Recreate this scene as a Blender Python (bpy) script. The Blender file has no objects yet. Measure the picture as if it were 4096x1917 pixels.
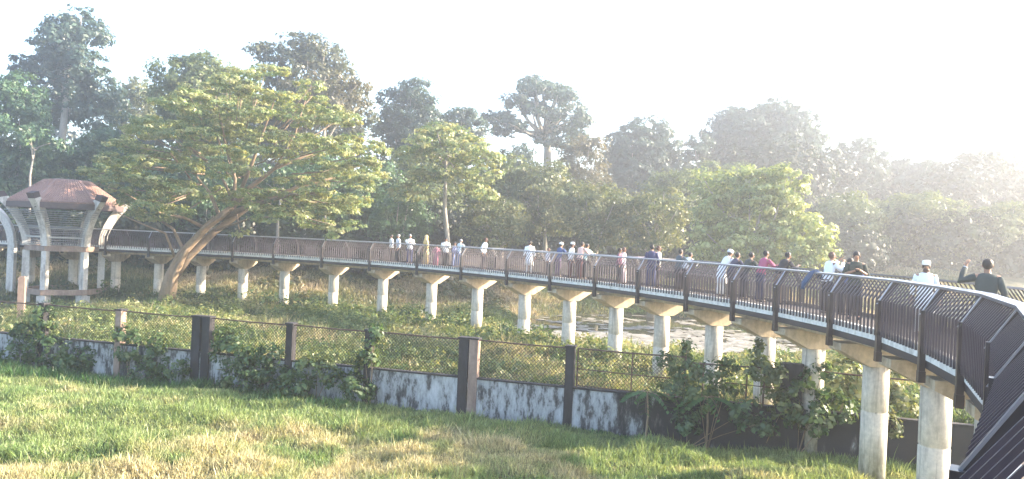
import bpy, math, random
import numpy as np
from mathutils import Vector, Matrix
random.seed(7); RNG = np.random.default_rng(11)
S = bpy.context.scene; COL = S.collection
# ------------------------------------------------------------ camera, sky, sun, exposure
EYE = 1.664; FPX = 3036.0; ROLL = math.radians(2.5)
cam = bpy.data.cameras.new('camera'); cam.sensor_width = 36; cam.lens = 36 * FPX / 4096
cam.clip_start = .05; cam.clip_end = 2000
co = bpy.data.objects.new('camera', cam); COL.objects.link(co); S.camera = co
co.matrix_world = Matrix.Translation((0, 0, EYE)) @ Matrix.Rotation(math.pi / 2, 4, 'X') @ Matrix.Rotation(ROLL, 4, 'Z')
SUN_AZ, SUN_EL = 83.0, 23.0
W = bpy.data.worlds.new('World'); S.world = W; W.use_nodes = True
wn = W.node_tree.nodes; wl = W.node_tree.links
sky = wn.new('ShaderNodeTexSky'); sky.sky_type = 'NISHITA'; sky.sun_disc = False
sky.sun_elevation = math.radians(SUN_EL); sky.sun_rotation = math.radians(SUN_AZ)
sky.dust_density = 2.0; sky.air_density = 1.0; sky.ozone_density = 1.5
wl.new(sky.outputs[0], wn['Background'].inputs[0]); wn['Background'].inputs[1].default_value = .15
sl = bpy.data.lights.new('sun', 'SUN'); sl.energy = 5.0; sl.angle = math.radians(.6); sl.color = (1, .83, .62)
so = bpy.data.objects.new('sun', sl); COL.objects.link(so)
a, e = math.radians(SUN_AZ), math.radians(SUN_EL)
sdir = Vector((math.sin(a) * math.cos(e), math.cos(a) * math.cos(e), math.sin(e)))
so.rotation_euler = (-sdir).to_track_quat('-Z', 'Y').to_euler()
S.view_settings.view_transform = 'Standard'; S.view_settings.look = 'None'
S.view_settings.exposure = 2.25; S.view_settings.gamma = 1
S.cycles.max_bounces = 6; S.cycles.diffuse_bounces = 3; S.cycles.volume_bounces = 1
S.cycles.transparent_max_bounces = 6; S.cycles.use_denoising = True

# ------------------------------------------------------------ helpers
CT, ST = math.cos(ROLL), math.sin(ROLL)
def uv(px, py): return (px - 2048) * CT + (py - 958.5) * ST, -(px - 2048) * ST + (py - 958.5) * CT
def at(px, py, Y):
    u, v = uv(px, py); return Vector((u / FPX * Y, Y, EYE - v / FPX * Y))
def sm(t): return t * t * (3 - 2 * t)
def vnoise(x, y, seed=0):
    x = np.asarray(x, float); y = np.asarray(y, float)
    xi = np.floor(x).astype(np.int64); yi = np.floor(y).astype(np.int64); fx = sm(x - xi); fy = sm(y - yi)
    def h(i, j):
        n = (i * 374761393 + j * 668265263 + seed * 974711) & 0xffffffff
        n = ((n ^ (n >> 13)) * 1274126177) & 0xffffffff
        return ((n ^ (n >> 16)) & 0xffff) / 65535.0
    return (h(xi, yi) * (1 - fx) + h(xi + 1, yi) * fx) * (1 - fy) + (h(xi, yi + 1) * (1 - fx) + h(xi + 1, yi + 1) * fx) * fy
def fbm(x, y, seed=0, o=3): return sum(vnoise(x * 2 ** i, y * 2 ** i, seed + i) * .5 ** i for i in range(o)) / sum(.5 ** i for i in range(o))
def tag(o, label=None, cat=None, group=None, kind=None):
    for k, v in (('label', label), ('category', cat), ('group', group), ('kind', kind)):
        if v: o[k] = v
    return o
def empty(name, loc=(0, 0, 0), rz=0):
    o = bpy.data.objects.new(name, None); COL.objects.link(o); o.location = loc; o.rotation_euler = (0, 0, rz); o.empty_display_size = .2; return o
def link(name, me, mat, parent=None):
    o = bpy.data.objects.new(name, me); COL.objects.link(o)
    if mat is not None: me.materials.append(mat)
    if parent is not None: o.parent = parent
    return o
def np_mesh(name, v, nper, cols=None, smooth=False):
    """v (N,3) verts, faces are consecutive runs of nper verts; cols (F,3)"""
    v = np.asarray(v, np.float32); n = len(v); F = n // nper
    me = bpy.data.meshes.new(name); me.vertices.add(n); me.vertices.foreach_set('co', v.ravel())
    me.loops.add(n); me.loops.foreach_set('vertex_index', np.arange(n, dtype=np.int32))
    me.polygons.add(F); me.polygons.foreach_set('loop_start', np.arange(0, n, nper, dtype=np.int32))
    me.polygons.foreach_set('loop_total', np.full(F, nper, np.int32))
    if cols is not None:
        at_ = me.attributes.new('col', 'FLOAT_COLOR', 'FACE'); c = np.ones((F, 4), np.float32); c[:, :3] = cols
        at_.data.foreach_set('color', c.ravel())
    me.update(calc_edges=True); return me
class MB:
    def __init__(s): s.v = []; s.f = []; s.sm = False
    def box8(s, p):
        b = len(s.v); s.v += [tuple(q) for q in p]
        s.f += [[b + i for i in q] for q in ((0, 3, 2, 1), (4, 5, 6, 7), (0, 1, 5, 4), (1, 2, 6, 5), (2, 3, 7, 6), (3, 0, 4, 7))]
    def box(s, c, h, rz=0):
        ca, sa = math.cos(rz), math.sin(rz); P = []
        for z in (-1, 1):
            for x, y in ((-1, -1), (1, -1), (1, 1), (-1, 1)):
                a, b = x * h[0], y * h[1]; P.append((c[0] + a * ca - b * sa, c[1] + a * sa + b * ca, c[2] + z * h[2]))
        s.box8(P)
    def loft(s, rings, cap=True, close=True):
        b = len(s.v); n = len(rings[0])
        for r in rings: s.v += [tuple(q) for q in r]
        for i in range(len(rings) - 1):
            for j in range(n if close else n - 1):
                k = (j + 1) % n; s.f.append([b + i * n + j, b + i * n + k, b + (i + 1) * n + k, b + (i + 1) * n + j])
        if cap: s.f += [[b + j for j in range(n)][::-1], [b + (len(rings) - 1) * n + j for j in range(n)]]
    def tube(s, pts, rad, n=8, wob=0):
        pts = [Vector(p) for p in pts]; R = []
        ref = Vector((0, 0, 1)) if abs((pts[-1] - pts[0]).normalized().z) < .9 else Vector((1, 0, 0))
        for i, p in enumerate(pts):
            d = (pts[min(i + 1, len(pts) - 1)] - pts[max(i - 1, 0)]).normalized()
            x = d.cross(ref).normalized(); y = d.cross(x).normalized()
            r = rad[i] if hasattr(rad, '__len__') else rad
            R.append([p + (x * math.cos(t) + y * math.sin(t)) * r * (1 + random.uniform(-wob, wob)) for t in [2 * math.pi * k / n for k in range(n)]])
        s.loft(R)
    def ell(s, c, r, n=12, m=8, t0=0, t1=math.pi, M=None):
        R = []
        for i in range(m + 1):
            t = t0 + (t1 - t0) * i / m; t = min(max(t, .02), math.pi - .02)
            ring = []
            for k in range(n):
                f = 2 * math.pi * k / n; q = Vector((r[0] * math.sin(t) * math.cos(f), r[1] * math.sin(t) * math.sin(f), r[2] * math.cos(t)))
                if M is not None: q = M @ q
                ring.append(Vector(c) + q)
            R.append(ring)
        s.loft(R[::-1])
    def build(s, name, mat, parent=None, smooth=False):
        me = bpy.data.meshes.new(name); me.from_pydata(s.v, [], s.f); me.update()
        if smooth: me.polygons.foreach_set('use_smooth', [True] * len(me.polygons))
        return link(name, me, mat, parent)

# ------------------------------------------------------------ materials
def mat(name):
    m = bpy.data.materials.new(name); m.use_nodes = True; nt = m.node_tree
    return m, nt.nodes, nt.links, nt.nodes['Principled BSDF']
def nz(n, l, scale, detail=4, rough=.6, vec=None, stretch=None):
    t = n.new('ShaderNodeTexNoise'); t.inputs['Scale'].default_value = scale; t.inputs['Detail'].default_value = detail; t.inputs['Roughness'].default_value = rough
    g = n.new('ShaderNodeNewGeometry'); src = g.outputs['Position']
    if stretch:
        mp = n.new('ShaderNodeMapping'); mp.inputs['Scale'].default_value = stretch; l.new(src, mp.inputs[0]); src = mp.outputs[0]
    l.new(src, t.inputs['Vector']); return t.outputs['Fac']
def ramp(n, l, fac, stops):
    r = n.new('ShaderNodeValToRGB'); cr = r.color_ramp
    while len(cr.elements) < len(stops): cr.elements.new(.5)
    for e_, (p, c) in zip(cr.elements, stops): e_.position = p; e_.color = (*c, 1)
    l.new(fac, r.inputs[0]); return r.outputs[0]
def mixc(n, l, fac, a_, b_, mode='MIX'):
    m = n.new('ShaderNodeMix'); m.data_type = 'RGBA'; m.blend_type = mode
    for i, x in ((0, fac), (6, a_), (7, b_)):
        if isinstance(x, (int, float)): m.inputs[i].default_value = x
        elif isinstance(x, tuple): m.inputs[i].default_value = (*x, 1)
        else: l.new(x, m.inputs[i])
    return m.outputs[2]
def bump(n, l, b, fac, s=.3, d=.02):
    bp = n.new('ShaderNodeBump'); bp.inputs['Strength'].default_value = s; bp.inputs['Distance'].default_value = d
    l.new(fac, bp.inputs['Height']); l.new(bp.outputs[0], b.inputs['Normal'])
def plain(name, c, rough=.7, metal=0, var=.25, scale=6):
    m, n, l, b = mat(name)
    col = mixc(n, l, nz(n, l, scale), tuple(x * (1 - var) for x in c), tuple(min(1, x * (1 + var)) for x in c))
    l.new(col, b.inputs['Base Color']); b.inputs['Roughness'].default_value = rough; b.inputs['Metallic'].default_value = metal
    return m
def leafmat(name, trans=.4):
    m, n, l, b = mat(name)
    at_ = n.new('ShaderNodeAttribute'); at_.attribute_name = 'col'
    d = n.new('ShaderNodeBsdfDiffuse'); t = n.new('ShaderNodeBsdfTranslucent'); g = n.new('ShaderNodeBsdfGlossy'); g.inputs['Roughness'].default_value = .45
    l.new(at_.outputs['Color'], d.inputs[0])
    tc = mixc(n, l, 1.0, at_.outputs['Color'], (1.35, 1.25, .7), 'MULTIPLY'); l.new(tc, t.inputs[0])
    m1 = n.new('ShaderNodeMixShader'); m1.inputs[0].default_value = trans; l.new(d.outputs[0], m1.inputs[1]); l.new(t.outputs[0], m1.inputs[2])
    m2 = n.new('ShaderNodeMixShader'); m2.inputs[0].default_value = .04; l.new(m1.outputs[0], m2.inputs[1]); l.new(g.outputs[0], m2.inputs[2])
    l.new(m2.outputs[0], n['Material Output'].inputs[0]); return m
LEAF = leafmat('leaf', .36); GRASS = leafmat('grass_blade', .35)
def concrete(name, c, dirt=(.07, .06, .05), lo=.45, hi=.7):
    m, n, l, b = mat(name)
    f1 = nz(n, l, 1.1, 6, .7, stretch=(2.5, 2.5, .7)); f2 = nz(n, l, 9, 5)
    c1 = ramp(n, l, f2, [(.3, tuple(x * .8 for x in c)), (.7, tuple(min(1, x * 1.12) for x in c))])
    k = ramp(n, l, f1, [(lo, (0, 0, 0)), (hi, (.75, .75, .75))])
    col = mixc(n, l, k, c1, dirt)
    l.new(col, b.inputs['Base Color']); b.inputs['Roughness'].default_value = .85; bump(n, l, b, f2, .4, .01); return m
def footdirt(m):
    n = m.node_tree.nodes; l = m.node_tree.links; b = n['Principled BSDF']; src = b.inputs['Base Color'].links[0].from_socket
    g = n.new('ShaderNodeNewGeometry'); sx = n.new('ShaderNodeSeparateXYZ'); l.new(g.outputs['Position'], sx.inputs[0])
    mr = n.new('ShaderNodeMapRange'); mr.inputs[1].default_value = -2.5; mr.inputs[2].default_value = -3.7; l.new(sx.outputs[2], mr.inputs[0])
    mu = n.new('ShaderNodeMath'); mu.operation = 'MULTIPLY'; l.new(mr.outputs[0], mu.inputs[0]); l.new(ramp(n, l, nz(n, l, 3, 6, .7, stretch=(1.5, 1.5, .5)), [(.35, (0, 0, 0)), (.6, (1, 1, 1))]), mu.inputs[1])
    c1 = mixc(n, l, mu.outputs[0], src, (.10, .10, .055))
    st = ramp(n, l, nz(n, l, 2.2, 5, .7, stretch=(3.5, 3.5, .16)), [(.52, (0, 0, 0)), (.66, (.7, .7, .7))]); c2 = mixc(n, l, st, c1, (.20, .17, .13)); l.new(c2, b.inputs['Base Color'])
CONC = concrete('pillar_concrete', (.66, .60, .51), (.20, .17, .13), .5, .78)
footdirt(CONC)
CAPC = concrete('cap_concrete', (.54, .44, .31), (.16, .11, .07), .45, .75)
KERB = concrete('kerb_concrete', (.75, .74, .71), (.2, .19, .18), .5, .8)
DECK = concrete('deck_concrete', (.13, .11, .10), (.12, .1, .09))
PAVC = concrete('pavilion_concrete', (.62, .60, .57), (.13, .10, .09), .48, .7)
OLDC = concrete('mouldy_shaded_concrete', (.040, .036, .042), (.010, .009, .011), .35, .6)  # base colour darkened to hold the shade on the fence pillars
BRICK = concrete('red_stained_sunlit_concrete', (.34, .25, .2), (.12, .07, .06), .4, .7)
def paintedwall():
    m, n, l, b = mat('peeling_white_wall')
    f1 = nz(n, l, 2.6, 8, .72, stretch=(1.2, 1.2, .42)); f2 = nz(n, l, .35, 2)
    g = n.new('ShaderNodeNewGeometry'); sx = n.new('ShaderNodeSeparateXYZ'); l.new(g.outputs['Position'], sx.inputs[0])
    # colour offset along the wall: darker towards its right end
    mr = n.new('ShaderNodeMapRange'); mr.inputs[1].default_value = -11; mr.inputs[2].default_value = -5; mr.inputs[3].default_value = -.01; mr.inputs[4].default_value = .01; l.new(sx.outputs[0], mr.inputs[0])
    m2 = n.new('ShaderNodeMapRange'); m2.inputs[1].default_value = 2.5; m2.inputs[2].default_value = 5; m2.inputs[3].default_value = 0; m2.inputs[4].default_value = -.2; l.new(sx.outputs[0], m2.inputs[0])
    def add(p, q):
        x = n.new('ShaderNodeMath'); x.operation = 'ADD'; l.new(p, x.inputs[0]); l.new(q, x.inputs[1]); return x.outputs[0]
    f = add(add(f1, mr.outputs[0]), m2.outputs[0])
    col = ramp(n, l, f, [(.38, (.028, .026, .03)), (.46, (.10, .10, .10)), (.50, (.27, .28, .29)), (.60, (.42, .44, .46)), (.75, (.56, .57, .59))])
    l.new(col, b.inputs['Base Color']); b.inputs['Roughness'].default_value = .9; bump(n, l, b, f1, .4, .02); return m
WALLM = paintedwall()
DARK = plain('dark_painted_steel', (.022, .018, .024), .35, .0, .3, 3)
BARM = plain('baluster_steel', (.028, .022, .038), .34, 0, .2, 3)
BARM.node_tree.nodes['Principled BSDF'].inputs['Specular IOR Level'].default_value = .7
RAILM = plain('handrail_steel', (.30, .31, .36), .30, .7, .1, 2)
CHAN = plain('edge_steel', (.03, .026, .032), .6, 0, .4, 2)
BARK = concrete('bark', (.30, .22, .15), (.10, .07, .05), .4, .7)
PBARK = concrete('pale_bark', (.34, .31, .27), (.14, .12, .10), .45, .75)
RUST = plain('rusty_pipe', (.10, .06, .045), .8, .1, .4, 8)
MESHM = plain('wire_mesh', (.07, .055, .045), .7, .3, .3, 8)

# ------------------------------------------------------------ walkway line (outer edge of its near railing), seen from above
CP = [(-2.9, -5.0), (-1.2, -2.0), (.45, .75), (2.02, 3.35), (3.86, 6.0), (5.46, 8.6), (6.65, 11.15), (7.35, 13.8), (7.66, 16), (7.62, 18.2), (7.25, 20.9),
      (6.75, 23.2), (5.95, 25.7), (4.75, 28.5), (3.4, 31), (1.7, 33.5), (-.2, 36.1), (-2.6, 38.9), (-5.1, 41.3), (-8.1, 43.6), (-11.2, 45.4), (-16.2, 47.5), (-22, 49), (-27.6, 49.8), (-33, 50.3), (-46, 51)]
def catmull(P, k=12):
    o = []
    P = [np.array(p, float) for p in P]; P = [2 * P[0] - P[1]] + P + [2 * P[-1] - P[-2]]
    for i in range(1, len(P) - 2):
        for j in range(k):
            t = j / k; a_, b_, c_, d_ = P[i - 1:i + 3]
            o.append(.5 * ((2 * b_) + (-a_ + c_) * t + (2 * a_ - 5 * b_ + 4 * c_ - d_) * t * t + (-a_ + 3 * b_ - 3 * c_ + d_) * t ** 3))
    o.append(P[-2]); return np.array(o)
DENSE = catmull(CP)
sl_ = np.r_[0, np.cumsum(np.linalg.norm(np.diff(DENSE, axis=0), axis=1))]
def along(s): return np.array([np.interp(s, sl_, DENSE[:, 0]), np.interp(s, sl_, DENSE[:, 1])])
def inward(s):
    d = along(s + .15) - along(s - .15); d /= np.linalg.norm(d); return np.array([d[1], -d[0]])
def s_of(p): return sl_[np.argmin(np.linalg.norm(DENSE - np.array(p), axis=1))]
RAYS = [(3684, 1418), (3511, 1364), (3317, 1312), (3100, 1260), (2929, 1225), (2742, 1200), (2549, 1169), (2377, 1146), (2198, 1126), (2025, 1105), (1843, 1086), (1666, 1072), (1477, 1057), (1285, 1047), (1092, 1035)]
PS = [s_of(p) for p in CP[0:7]]
for px, py in RAYS:
    u, v = uv(px, py); q = DENSE; c = q[:, 0] * FPX - q[:, 1] * u; idx = np.where((np.sign(c[:-1]) != np.sign(c[1:])) & (q[:-1, 1] > 12.5))[0]
    ss = [sl_[i] + (sl_[i + 1] - sl_[i]) * c[i] / (c[i] - c[i + 1]) for i in idx]
    ss = [x for x in ss if x > PS[-1] + 1.2]; PS.append(min(ss))
while PS[-1] + 3.05 < sl_[-1]: PS.append(PS[-1] + 3.05)
NP_ = len(PS); V2 = [along(s) for s in PS]
def vn(i):
    if 0 < i < NP_ - 1:
        a_ = V2[i] - V2[i - 1]; b_ = V2[i + 1] - V2[i]; a_ /= np.linalg.norm(a_); b_ /= np.linalg.norm(b_); t = a_ + b_
        t /= np.linalg.norm(t); k = 1 / max(.8, t @ a_)
    else:
        t = V2[min(i + 1, NP_ - 1)] - V2[max(i - 1, 0)]; t /= np.linalg.norm(t); k = 1
    return np.array([t[1], -t[0]]) * k
VN = [vn(i) for i in range(NP_)]
def wp(i, o, z): p = V2[i] + VN[i] * o; return Vector((p[0], p[1], z))
WID = 2.4

# ------------------------------------------------------------ terrain
CZ = -3.7
def wallY(x): return 23.15 - .28 * x
def ground_z(x, y):
    x = np.asarray(x, float); y = np.asarray(y, float)
    w = wallY(x)
    near = -3.78 + .46 * fbm(x * .5, y * .8, 3) + .14 * fbm(x * 1.8, y * 2.2, 9)
    near = near - .2 + .25 * np.clip((18 - y) / 10, 0, 1)
    near = near - .32 * np.exp(-np.clip(w - y, 0, 9) / 1.6)
    far = -3.52 + .35 * fbm(x * .35, y * .35, 5)
    k = sm(np.clip((y - w - .1) / .25, 0, 1)); z = near * (1 - k) + far * k
    # bank behind the walkway, up to the wood
    toe = 47.5 + np.clip((x + 14) * .28, -1, 9) + 1.3 * (fbm(x * .3, y * .1, 8) - .5)
    bank = np.clip((y - toe) / 13, 0, 1); z = z + sm(bank) * (1.75 + .5 * fbm(x * .2, y * .2, 6)) * 1.0
    z = z + np.clip((y - toe - 13) / 60, 0, 1) * 2.0
    # pond hollow
    d = ((x - 9.2) / 8.6) ** 2 + ((y - 46) / 10.5) ** 2
    z = np.where(d < 1.35, z * sm(np.clip((d - .75) / .6, 0, 1)) + (-4.1) * (1 - sm(np.clip((d - .75) / .6, 0, 1))), z)
    z = z - .6 * np.exp(-((x + 28.6) / 5.0) ** 2 - ((y - 45.5) / 4.5) ** 2)
    # gentle rise on the right
    r = sm(np.clip((x - 17 - .1 * (y - 30)) / 16, 0, 1)); z = z + r * 1.8 * np.clip((y - 24) / 10, 0, 1)
    return z
def gz(x, y): return float(ground_z(x, y))
def grid(x0, x1, nx, y0, y1, ny):
    xs = np.linspace(x0, x1, nx); ys = np.linspace(y0, y1, ny); return xs, ys
def graded(lo, hi, a_, b_, fine, coarse_n):
    mid = np.arange(a_, b_, fine); t = np.linspace(0, 1, coarse_n) ** 2
    return np.unique(np.r_[a_ - (a_ - lo) * t[::-1], mid, b_ + (hi - b_) * t])
xs = graded(-290, 290, -46, 46, .35, 24); ys = graded(-50, 290, 6, 80, .35, 22)
GX, GY = np.meshgrid(xs, ys); GZ = ground_z(GX, GY)
gv = np.stack([GX, GY, GZ], -1).reshape(-1, 3); nx, ny = len(xs), len(ys)
me = bpy.data.meshes.new('ground')
ii = (np.arange(ny - 1)[:, None] * nx + np.arange(nx - 1)[None]).ravel(); fc = np.stack([ii, ii + 1, ii + nx + 1, ii + nx], -1)
me.vertices.add(len(gv)); me.vertices.foreach_set('co', gv.astype(np.float32).ravel()); me.loops.add(fc.size); me.loops.foreach_set('vertex_index', fc.astype(np.int32).ravel())
me.polygons.add(len(fc)); me.polygons.foreach_set('loop_start', np.arange(0, fc.size, 4, dtype=np.int32)); me.polygons.foreach_set('loop_total', np.full(len(fc), 4, np.int32))
me.polygons.foreach_set('use_smooth', [True] * len(fc)); me.update(calc_edges=True)
m, n, l, b = mat('soil_and_grass')
f = nz(n, l, .5, 6, .7); f2 = nz(n, l, 5, 6, .7)
c = ramp(n, l, f, [(.35, (.035, .055, .018)), (.5, (.07, .075, .03)), (.62, (.12, .095, .05)), (.75, (.14, .12, .065))])
c = mixc(n, l, ramp(n, l, f2, [(.35, (0, 0, 0)), (.7, (.6, .6, .6))]), c, (.03, .035, .014)); l.new(c, b.inputs['Base Color']); b.inputs['Roughness'].default_value = .95
bump(n, l, b, f2, .8, .12)
tag(link('ground', me, m), kind='structure')
# pond
m, n, l, b = mat('pond_water'); b.inputs['Base Color'].default_value = (.035, .035, .02, 1); b.inputs['Roughness'].default_value = .08; bump(n, l, b, nz(n, l, 3, 3), .08, .02)
mb = MB(); R = [(8.5 + 13 * math.cos(t), 46 + 15 * math.sin(t), -3.62) for t in [2 * math.pi * k / 48 for k in range(48)]]
mb.v = R; mb.f = [list(range(48))]; tag(mb.build('pond', m), kind='structure')
# lily pads
def discs(n_, seed):
    rg = np.random.default_rng(seed); V = []; Cc = []
    while len(V) < n_ * 7:
        x, y = rg.uniform(-2, 18), rg.uniform(34, 57)
        if fbm(x * .9, y * 1.5, 77) < .36 + .28 * min(1, abs(y - 41) / 9) + .22 * max(0, abs(x - 8) - 5) / 4 or gz(x, y) > -3.6: continue
        r = rg.uniform(.10, .26); tx, ty = rg.normal(0, .08, 2); a0 = rg.uniform(0, 6)
        for k in range(7):
            t = a0 + k * 2 * math.pi / 7; dx, dy = r * math.cos(t), r * math.sin(t); V.append((x + dx, y + dy, -3.60 + abs(tx * dx + ty * dy) + .004 * rg.random()))
        g = rg.random(); Cc.append((.30 + .2 * g, .30 + .18 * g, .27 + .2 * g))  # sky reflection is put into the pale pad colours
    return np_mesh('lily_pads', V, 7, np.array(Cc))
tag(link('lily_pads', discs(6000, 5), LEAF), 'lily pads painted pale with sky reflection, floating in a broken sheet on the dark pond', 'lily pads', kind='stuff')

# ------------------------------------------------------------ foliage primitives
def quads(c, nrm, size, asp=.55, rg=RNG, droop=0):
    """rhombus leaves: centres (N,3), normals (N,3), size (N,)"""
    N = len(c); nrm = nrm / (np.linalg.norm(nrm, axis=1, keepdims=True) + 1e-6)
    r = rg.normal(size=(N, 3)); a_ = np.cross(nrm, r); a_ /= np.linalg.norm(a_, axis=1, keepdims=True) + 1e-6; b_ = np.cross(nrm, a_)
    s = size[:, None]; P = np.stack([c - a_ * s * .5, c + b_ * s * asp * .5 + a_ * s * .05, c + a_ * s * .5 - nrm * s * droop, c - b_ * s * asp * .5 + a_ * s * .05], 1)
    return P.reshape(-1, 3)
def tints(N, pal, rg, clump=None):
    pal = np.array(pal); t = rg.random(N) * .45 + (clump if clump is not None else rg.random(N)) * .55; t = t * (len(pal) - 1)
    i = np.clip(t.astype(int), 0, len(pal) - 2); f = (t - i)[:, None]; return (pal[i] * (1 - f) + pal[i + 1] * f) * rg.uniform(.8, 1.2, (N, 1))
def crown_mesh(name, lobes, leaf, pal, cover=1.25, cr=.75, per=26, seed=1, flat=.6, upn=.5, asp=.55, core=0):
    rg = np.random.default_rng(seed); C = []; Nn = []; T = []
    for (c, r) in lobes:
        c = np.array(c); r = np.array(r); A = 4 * math.pi * ((r[0] * r[1]) ** 1.6 / 3 + (r[0] * r[2]) ** 1.6 / 3 + (r[1] * r[2]) ** 1.6 / 3) ** (1 / 1.6)
        k = max(4, int(cover * A / (math.pi * cr * cr)))
        d = rg.normal(size=(k, 3)); d /= np.linalg.norm(d, axis=1, keepdims=True)
        d = d[(d[:, 2] > -.75)]; k = len(d)
        cc = c + d * r * (1 - np.abs(rg.normal(0, .14, (k, 1)))) ; tone = rg.random(k)
        dd = rg.normal(size=(k, per, 3)); dd *= (rg.random((k, per, 1)) ** .5) / np.linalg.norm(dd, axis=2, keepdims=True)
        sc = cr * rg.uniform(.55, 1.25, (k, 1, 1)); p = cc[:, None] + dd * sc * np.array([1, 1, flat])
        nn = dd * 1.0 + d[:, None] * .8 + np.array([0, 0, upn]) + rg.normal(0, .45, dd.shape)
        C.append(p.reshape(-1, 3)); Nn.append(nn.reshape(-1, 3)); T.append(np.repeat(tone, per))
    C = np.concatenate(C); Nn = np.concatenate(Nn); T = np.concatenate(T)
    sz = leaf * rg.uniform(.5, 1.5, len(C)) * (.8 + .5 * T)
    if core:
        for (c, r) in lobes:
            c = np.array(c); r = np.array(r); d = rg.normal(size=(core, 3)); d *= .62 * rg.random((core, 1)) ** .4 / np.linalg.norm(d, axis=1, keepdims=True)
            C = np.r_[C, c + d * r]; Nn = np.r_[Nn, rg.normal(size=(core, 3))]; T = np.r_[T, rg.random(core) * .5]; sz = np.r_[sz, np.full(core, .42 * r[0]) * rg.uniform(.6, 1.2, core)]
    V = quads(C, Nn, sz, asp, rg, .15)
    return np_mesh(name, V, 4, tints(len(C), pal, rg, T))
PAL = dict(
    shade=[(.010, .020, .012), (.018, .034, .018), (.030, .050, .026)],  # leaf colours darkened to carry the shade inside the wood
    deep=[(.025, .062, .035), (.050, .11, .058), (.085, .16, .075), (.13, .21, .09)],
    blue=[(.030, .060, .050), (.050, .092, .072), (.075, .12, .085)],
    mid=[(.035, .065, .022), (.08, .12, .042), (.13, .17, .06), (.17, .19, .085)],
    warm=[(.035, .06, .025), (.09, .125, .05), (.17, .19, .08), (.26, .25, .13)],
    bright=[(.10, .16, .06), (.20, .26, .09), (.31, .36, .14), (.42, .43, .22)],
    feather=[(.07, .14, .06), (.16, .23, .09), (.30, .33, .14), (.44, .40, .22)],
    brown=[(.06, .065, .04), (.12, .12, .07), (.20, .17, .12)],
    vine=[(.015, .040, .015), (.035, .08, .026), (.08, .14, .045), (.14, .18, .06)])
def dome(px, top, half, bot, Y, n, lob=.36, seed=1, ry=.8, fill=.72):
    """lobes filling a crown whose outline in the photograph spans these pixels"""
    rg = random.Random(seed); c = at(px, (top + bot) / 2, Y); rx = half / FPX * Y; rz = (bot - top) / 2 / FPX * Y
    L = []; k = 0
    for i in range(n):
        z = 1 - 2 * (i + .5) / n; t = i * 2.39996 + rg.uniform(-.3, .3); q = math.sqrt(1 - z * z)
        r = rg.uniform(.75, 1.25) * lob * min(rx, rz) * 1.05
        f_ = rg.uniform(fill - .12, fill + .06)
        L.append(((c.x + q * math.cos(t) * rx * f_, c.y + q * math.sin(t) * rx * ry * f_, c.z + z * rz * f_), (r * 1.15, r * 1.15, r * .8)))
    return L
def tree(name, label, Y, lobes, pal, base=None, trunk=None, r0=.3, leaf=.34, seed=1, group=None, bark=PBARK, limbs=7, cat='tree', **kw):
    """trunk: list of points from the ground up; limbs run on from its top to the lobes"""
    cs = [Vector(c) for c, r in lobes]; mean = sum(cs, Vector()) / len(cs); low = min(c.z for c in cs)
    if trunk is None:
        bx, by = base if base else (mean.x, mean.y); g = gz(bx, by) - .15
        trunk = [Vector((bx, by, g)), Vector((bx * .6 + mean.x * .4 + random.uniform(-.3, .3), by, g + (low - g) * .5)), Vector((mean.x, mean.y, low + (mean.z - low) * .3))]
    o = empty(name, trunk[0]); tag(o, label, cat, group)
    mb = MB(); T = trunk; k = len(T); mb.tube(T, [r0 * (1.35 if i == 0 else 1) * (1 - .55 * i / (k - 1)) for i in range(k)], 8, .06)
    rr = random.Random(seed); L = sorted(lobes, key=lambda q: -q[1][0])[:limbs]; end = T[-1]
    for c, r in L:
        c = Vector(c); st = T[-1].lerp(T[-2], rr.random() * .6); mid = st.lerp(c, .5) + Vector((rr.uniform(-.4, .4), rr.uniform(-.4, .4), -.12 * (c - st).length + .2))
        mb.tube([st, mid, c, c + (c - mid) * .35], [r0 * .42, r0 * .27, r0 * .14, r0 * .05], 6, .05)
    t = mb.build('trunk', bark, None, True)
    me = crown_mesh('crown', lobes, leaf, PAL[pal] if isinstance(pal, str) else pal, seed=seed, **kw); cr_ = link('crown', me, LEAF)
    for ch in (t, cr_): ch.parent = o; ch.matrix_parent_inverse = Matrix.Translation(-Vector(trunk[0]))
    return o

# ------------------------------------------------------------ the elevated walkway
wk = empty('elevated_walkway', wp(8, 1, -3.7) * 1); wk.location = (0, 0, 0)
tag(wk, 'long curved elevated footbridge with dark steel railings on concrete pillars', 'footbridge')
def sweep(name, sec, m, i0=0, i1=NP_ - 1, parent=wk):
    mb = MB(); mb.loft([[wp(i, o, z) for o, z in sec] for i in range(i0, i1 + 1)]); return mb.build(name, m, parent)
sweep('deck', [(.2, -.14), (WID - .2, -.14), (WID - .2, 0), (.2, 0)], DECK)
sweep('kerb', [(.06, -.12), (.2, -.12), (.2, .11), (.06, .11)], KERB)
sweep('kerb', [(WID - .2, -.12), (WID - .06, -.12), (WID - .06, .11), (WID - .2, .11)], DECK)
sweep('edge_channel', [(.08, -.27), (.16, -.27), (.16, -.125), (.08, -.125)], CHAN)
sweep('edge_channel', [(WID - .16, -.27), (WID - .08, -.27), (WID - .08, -.125), (WID - .16, -.125)], CHAN)
sweep('girder', [(.55, -.42), (.85, -.42), (.85, -.145), (.55, -.145)], CAPC)
sweep('girder', [(WID - .85, -.42), (WID - .55, -.42), (WID - .55, -.145), (WID - .85, -.145)], CAPC)
HO, HZ = .30, 1.16   # handrail: set in from the railing's foot, and its height
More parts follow.
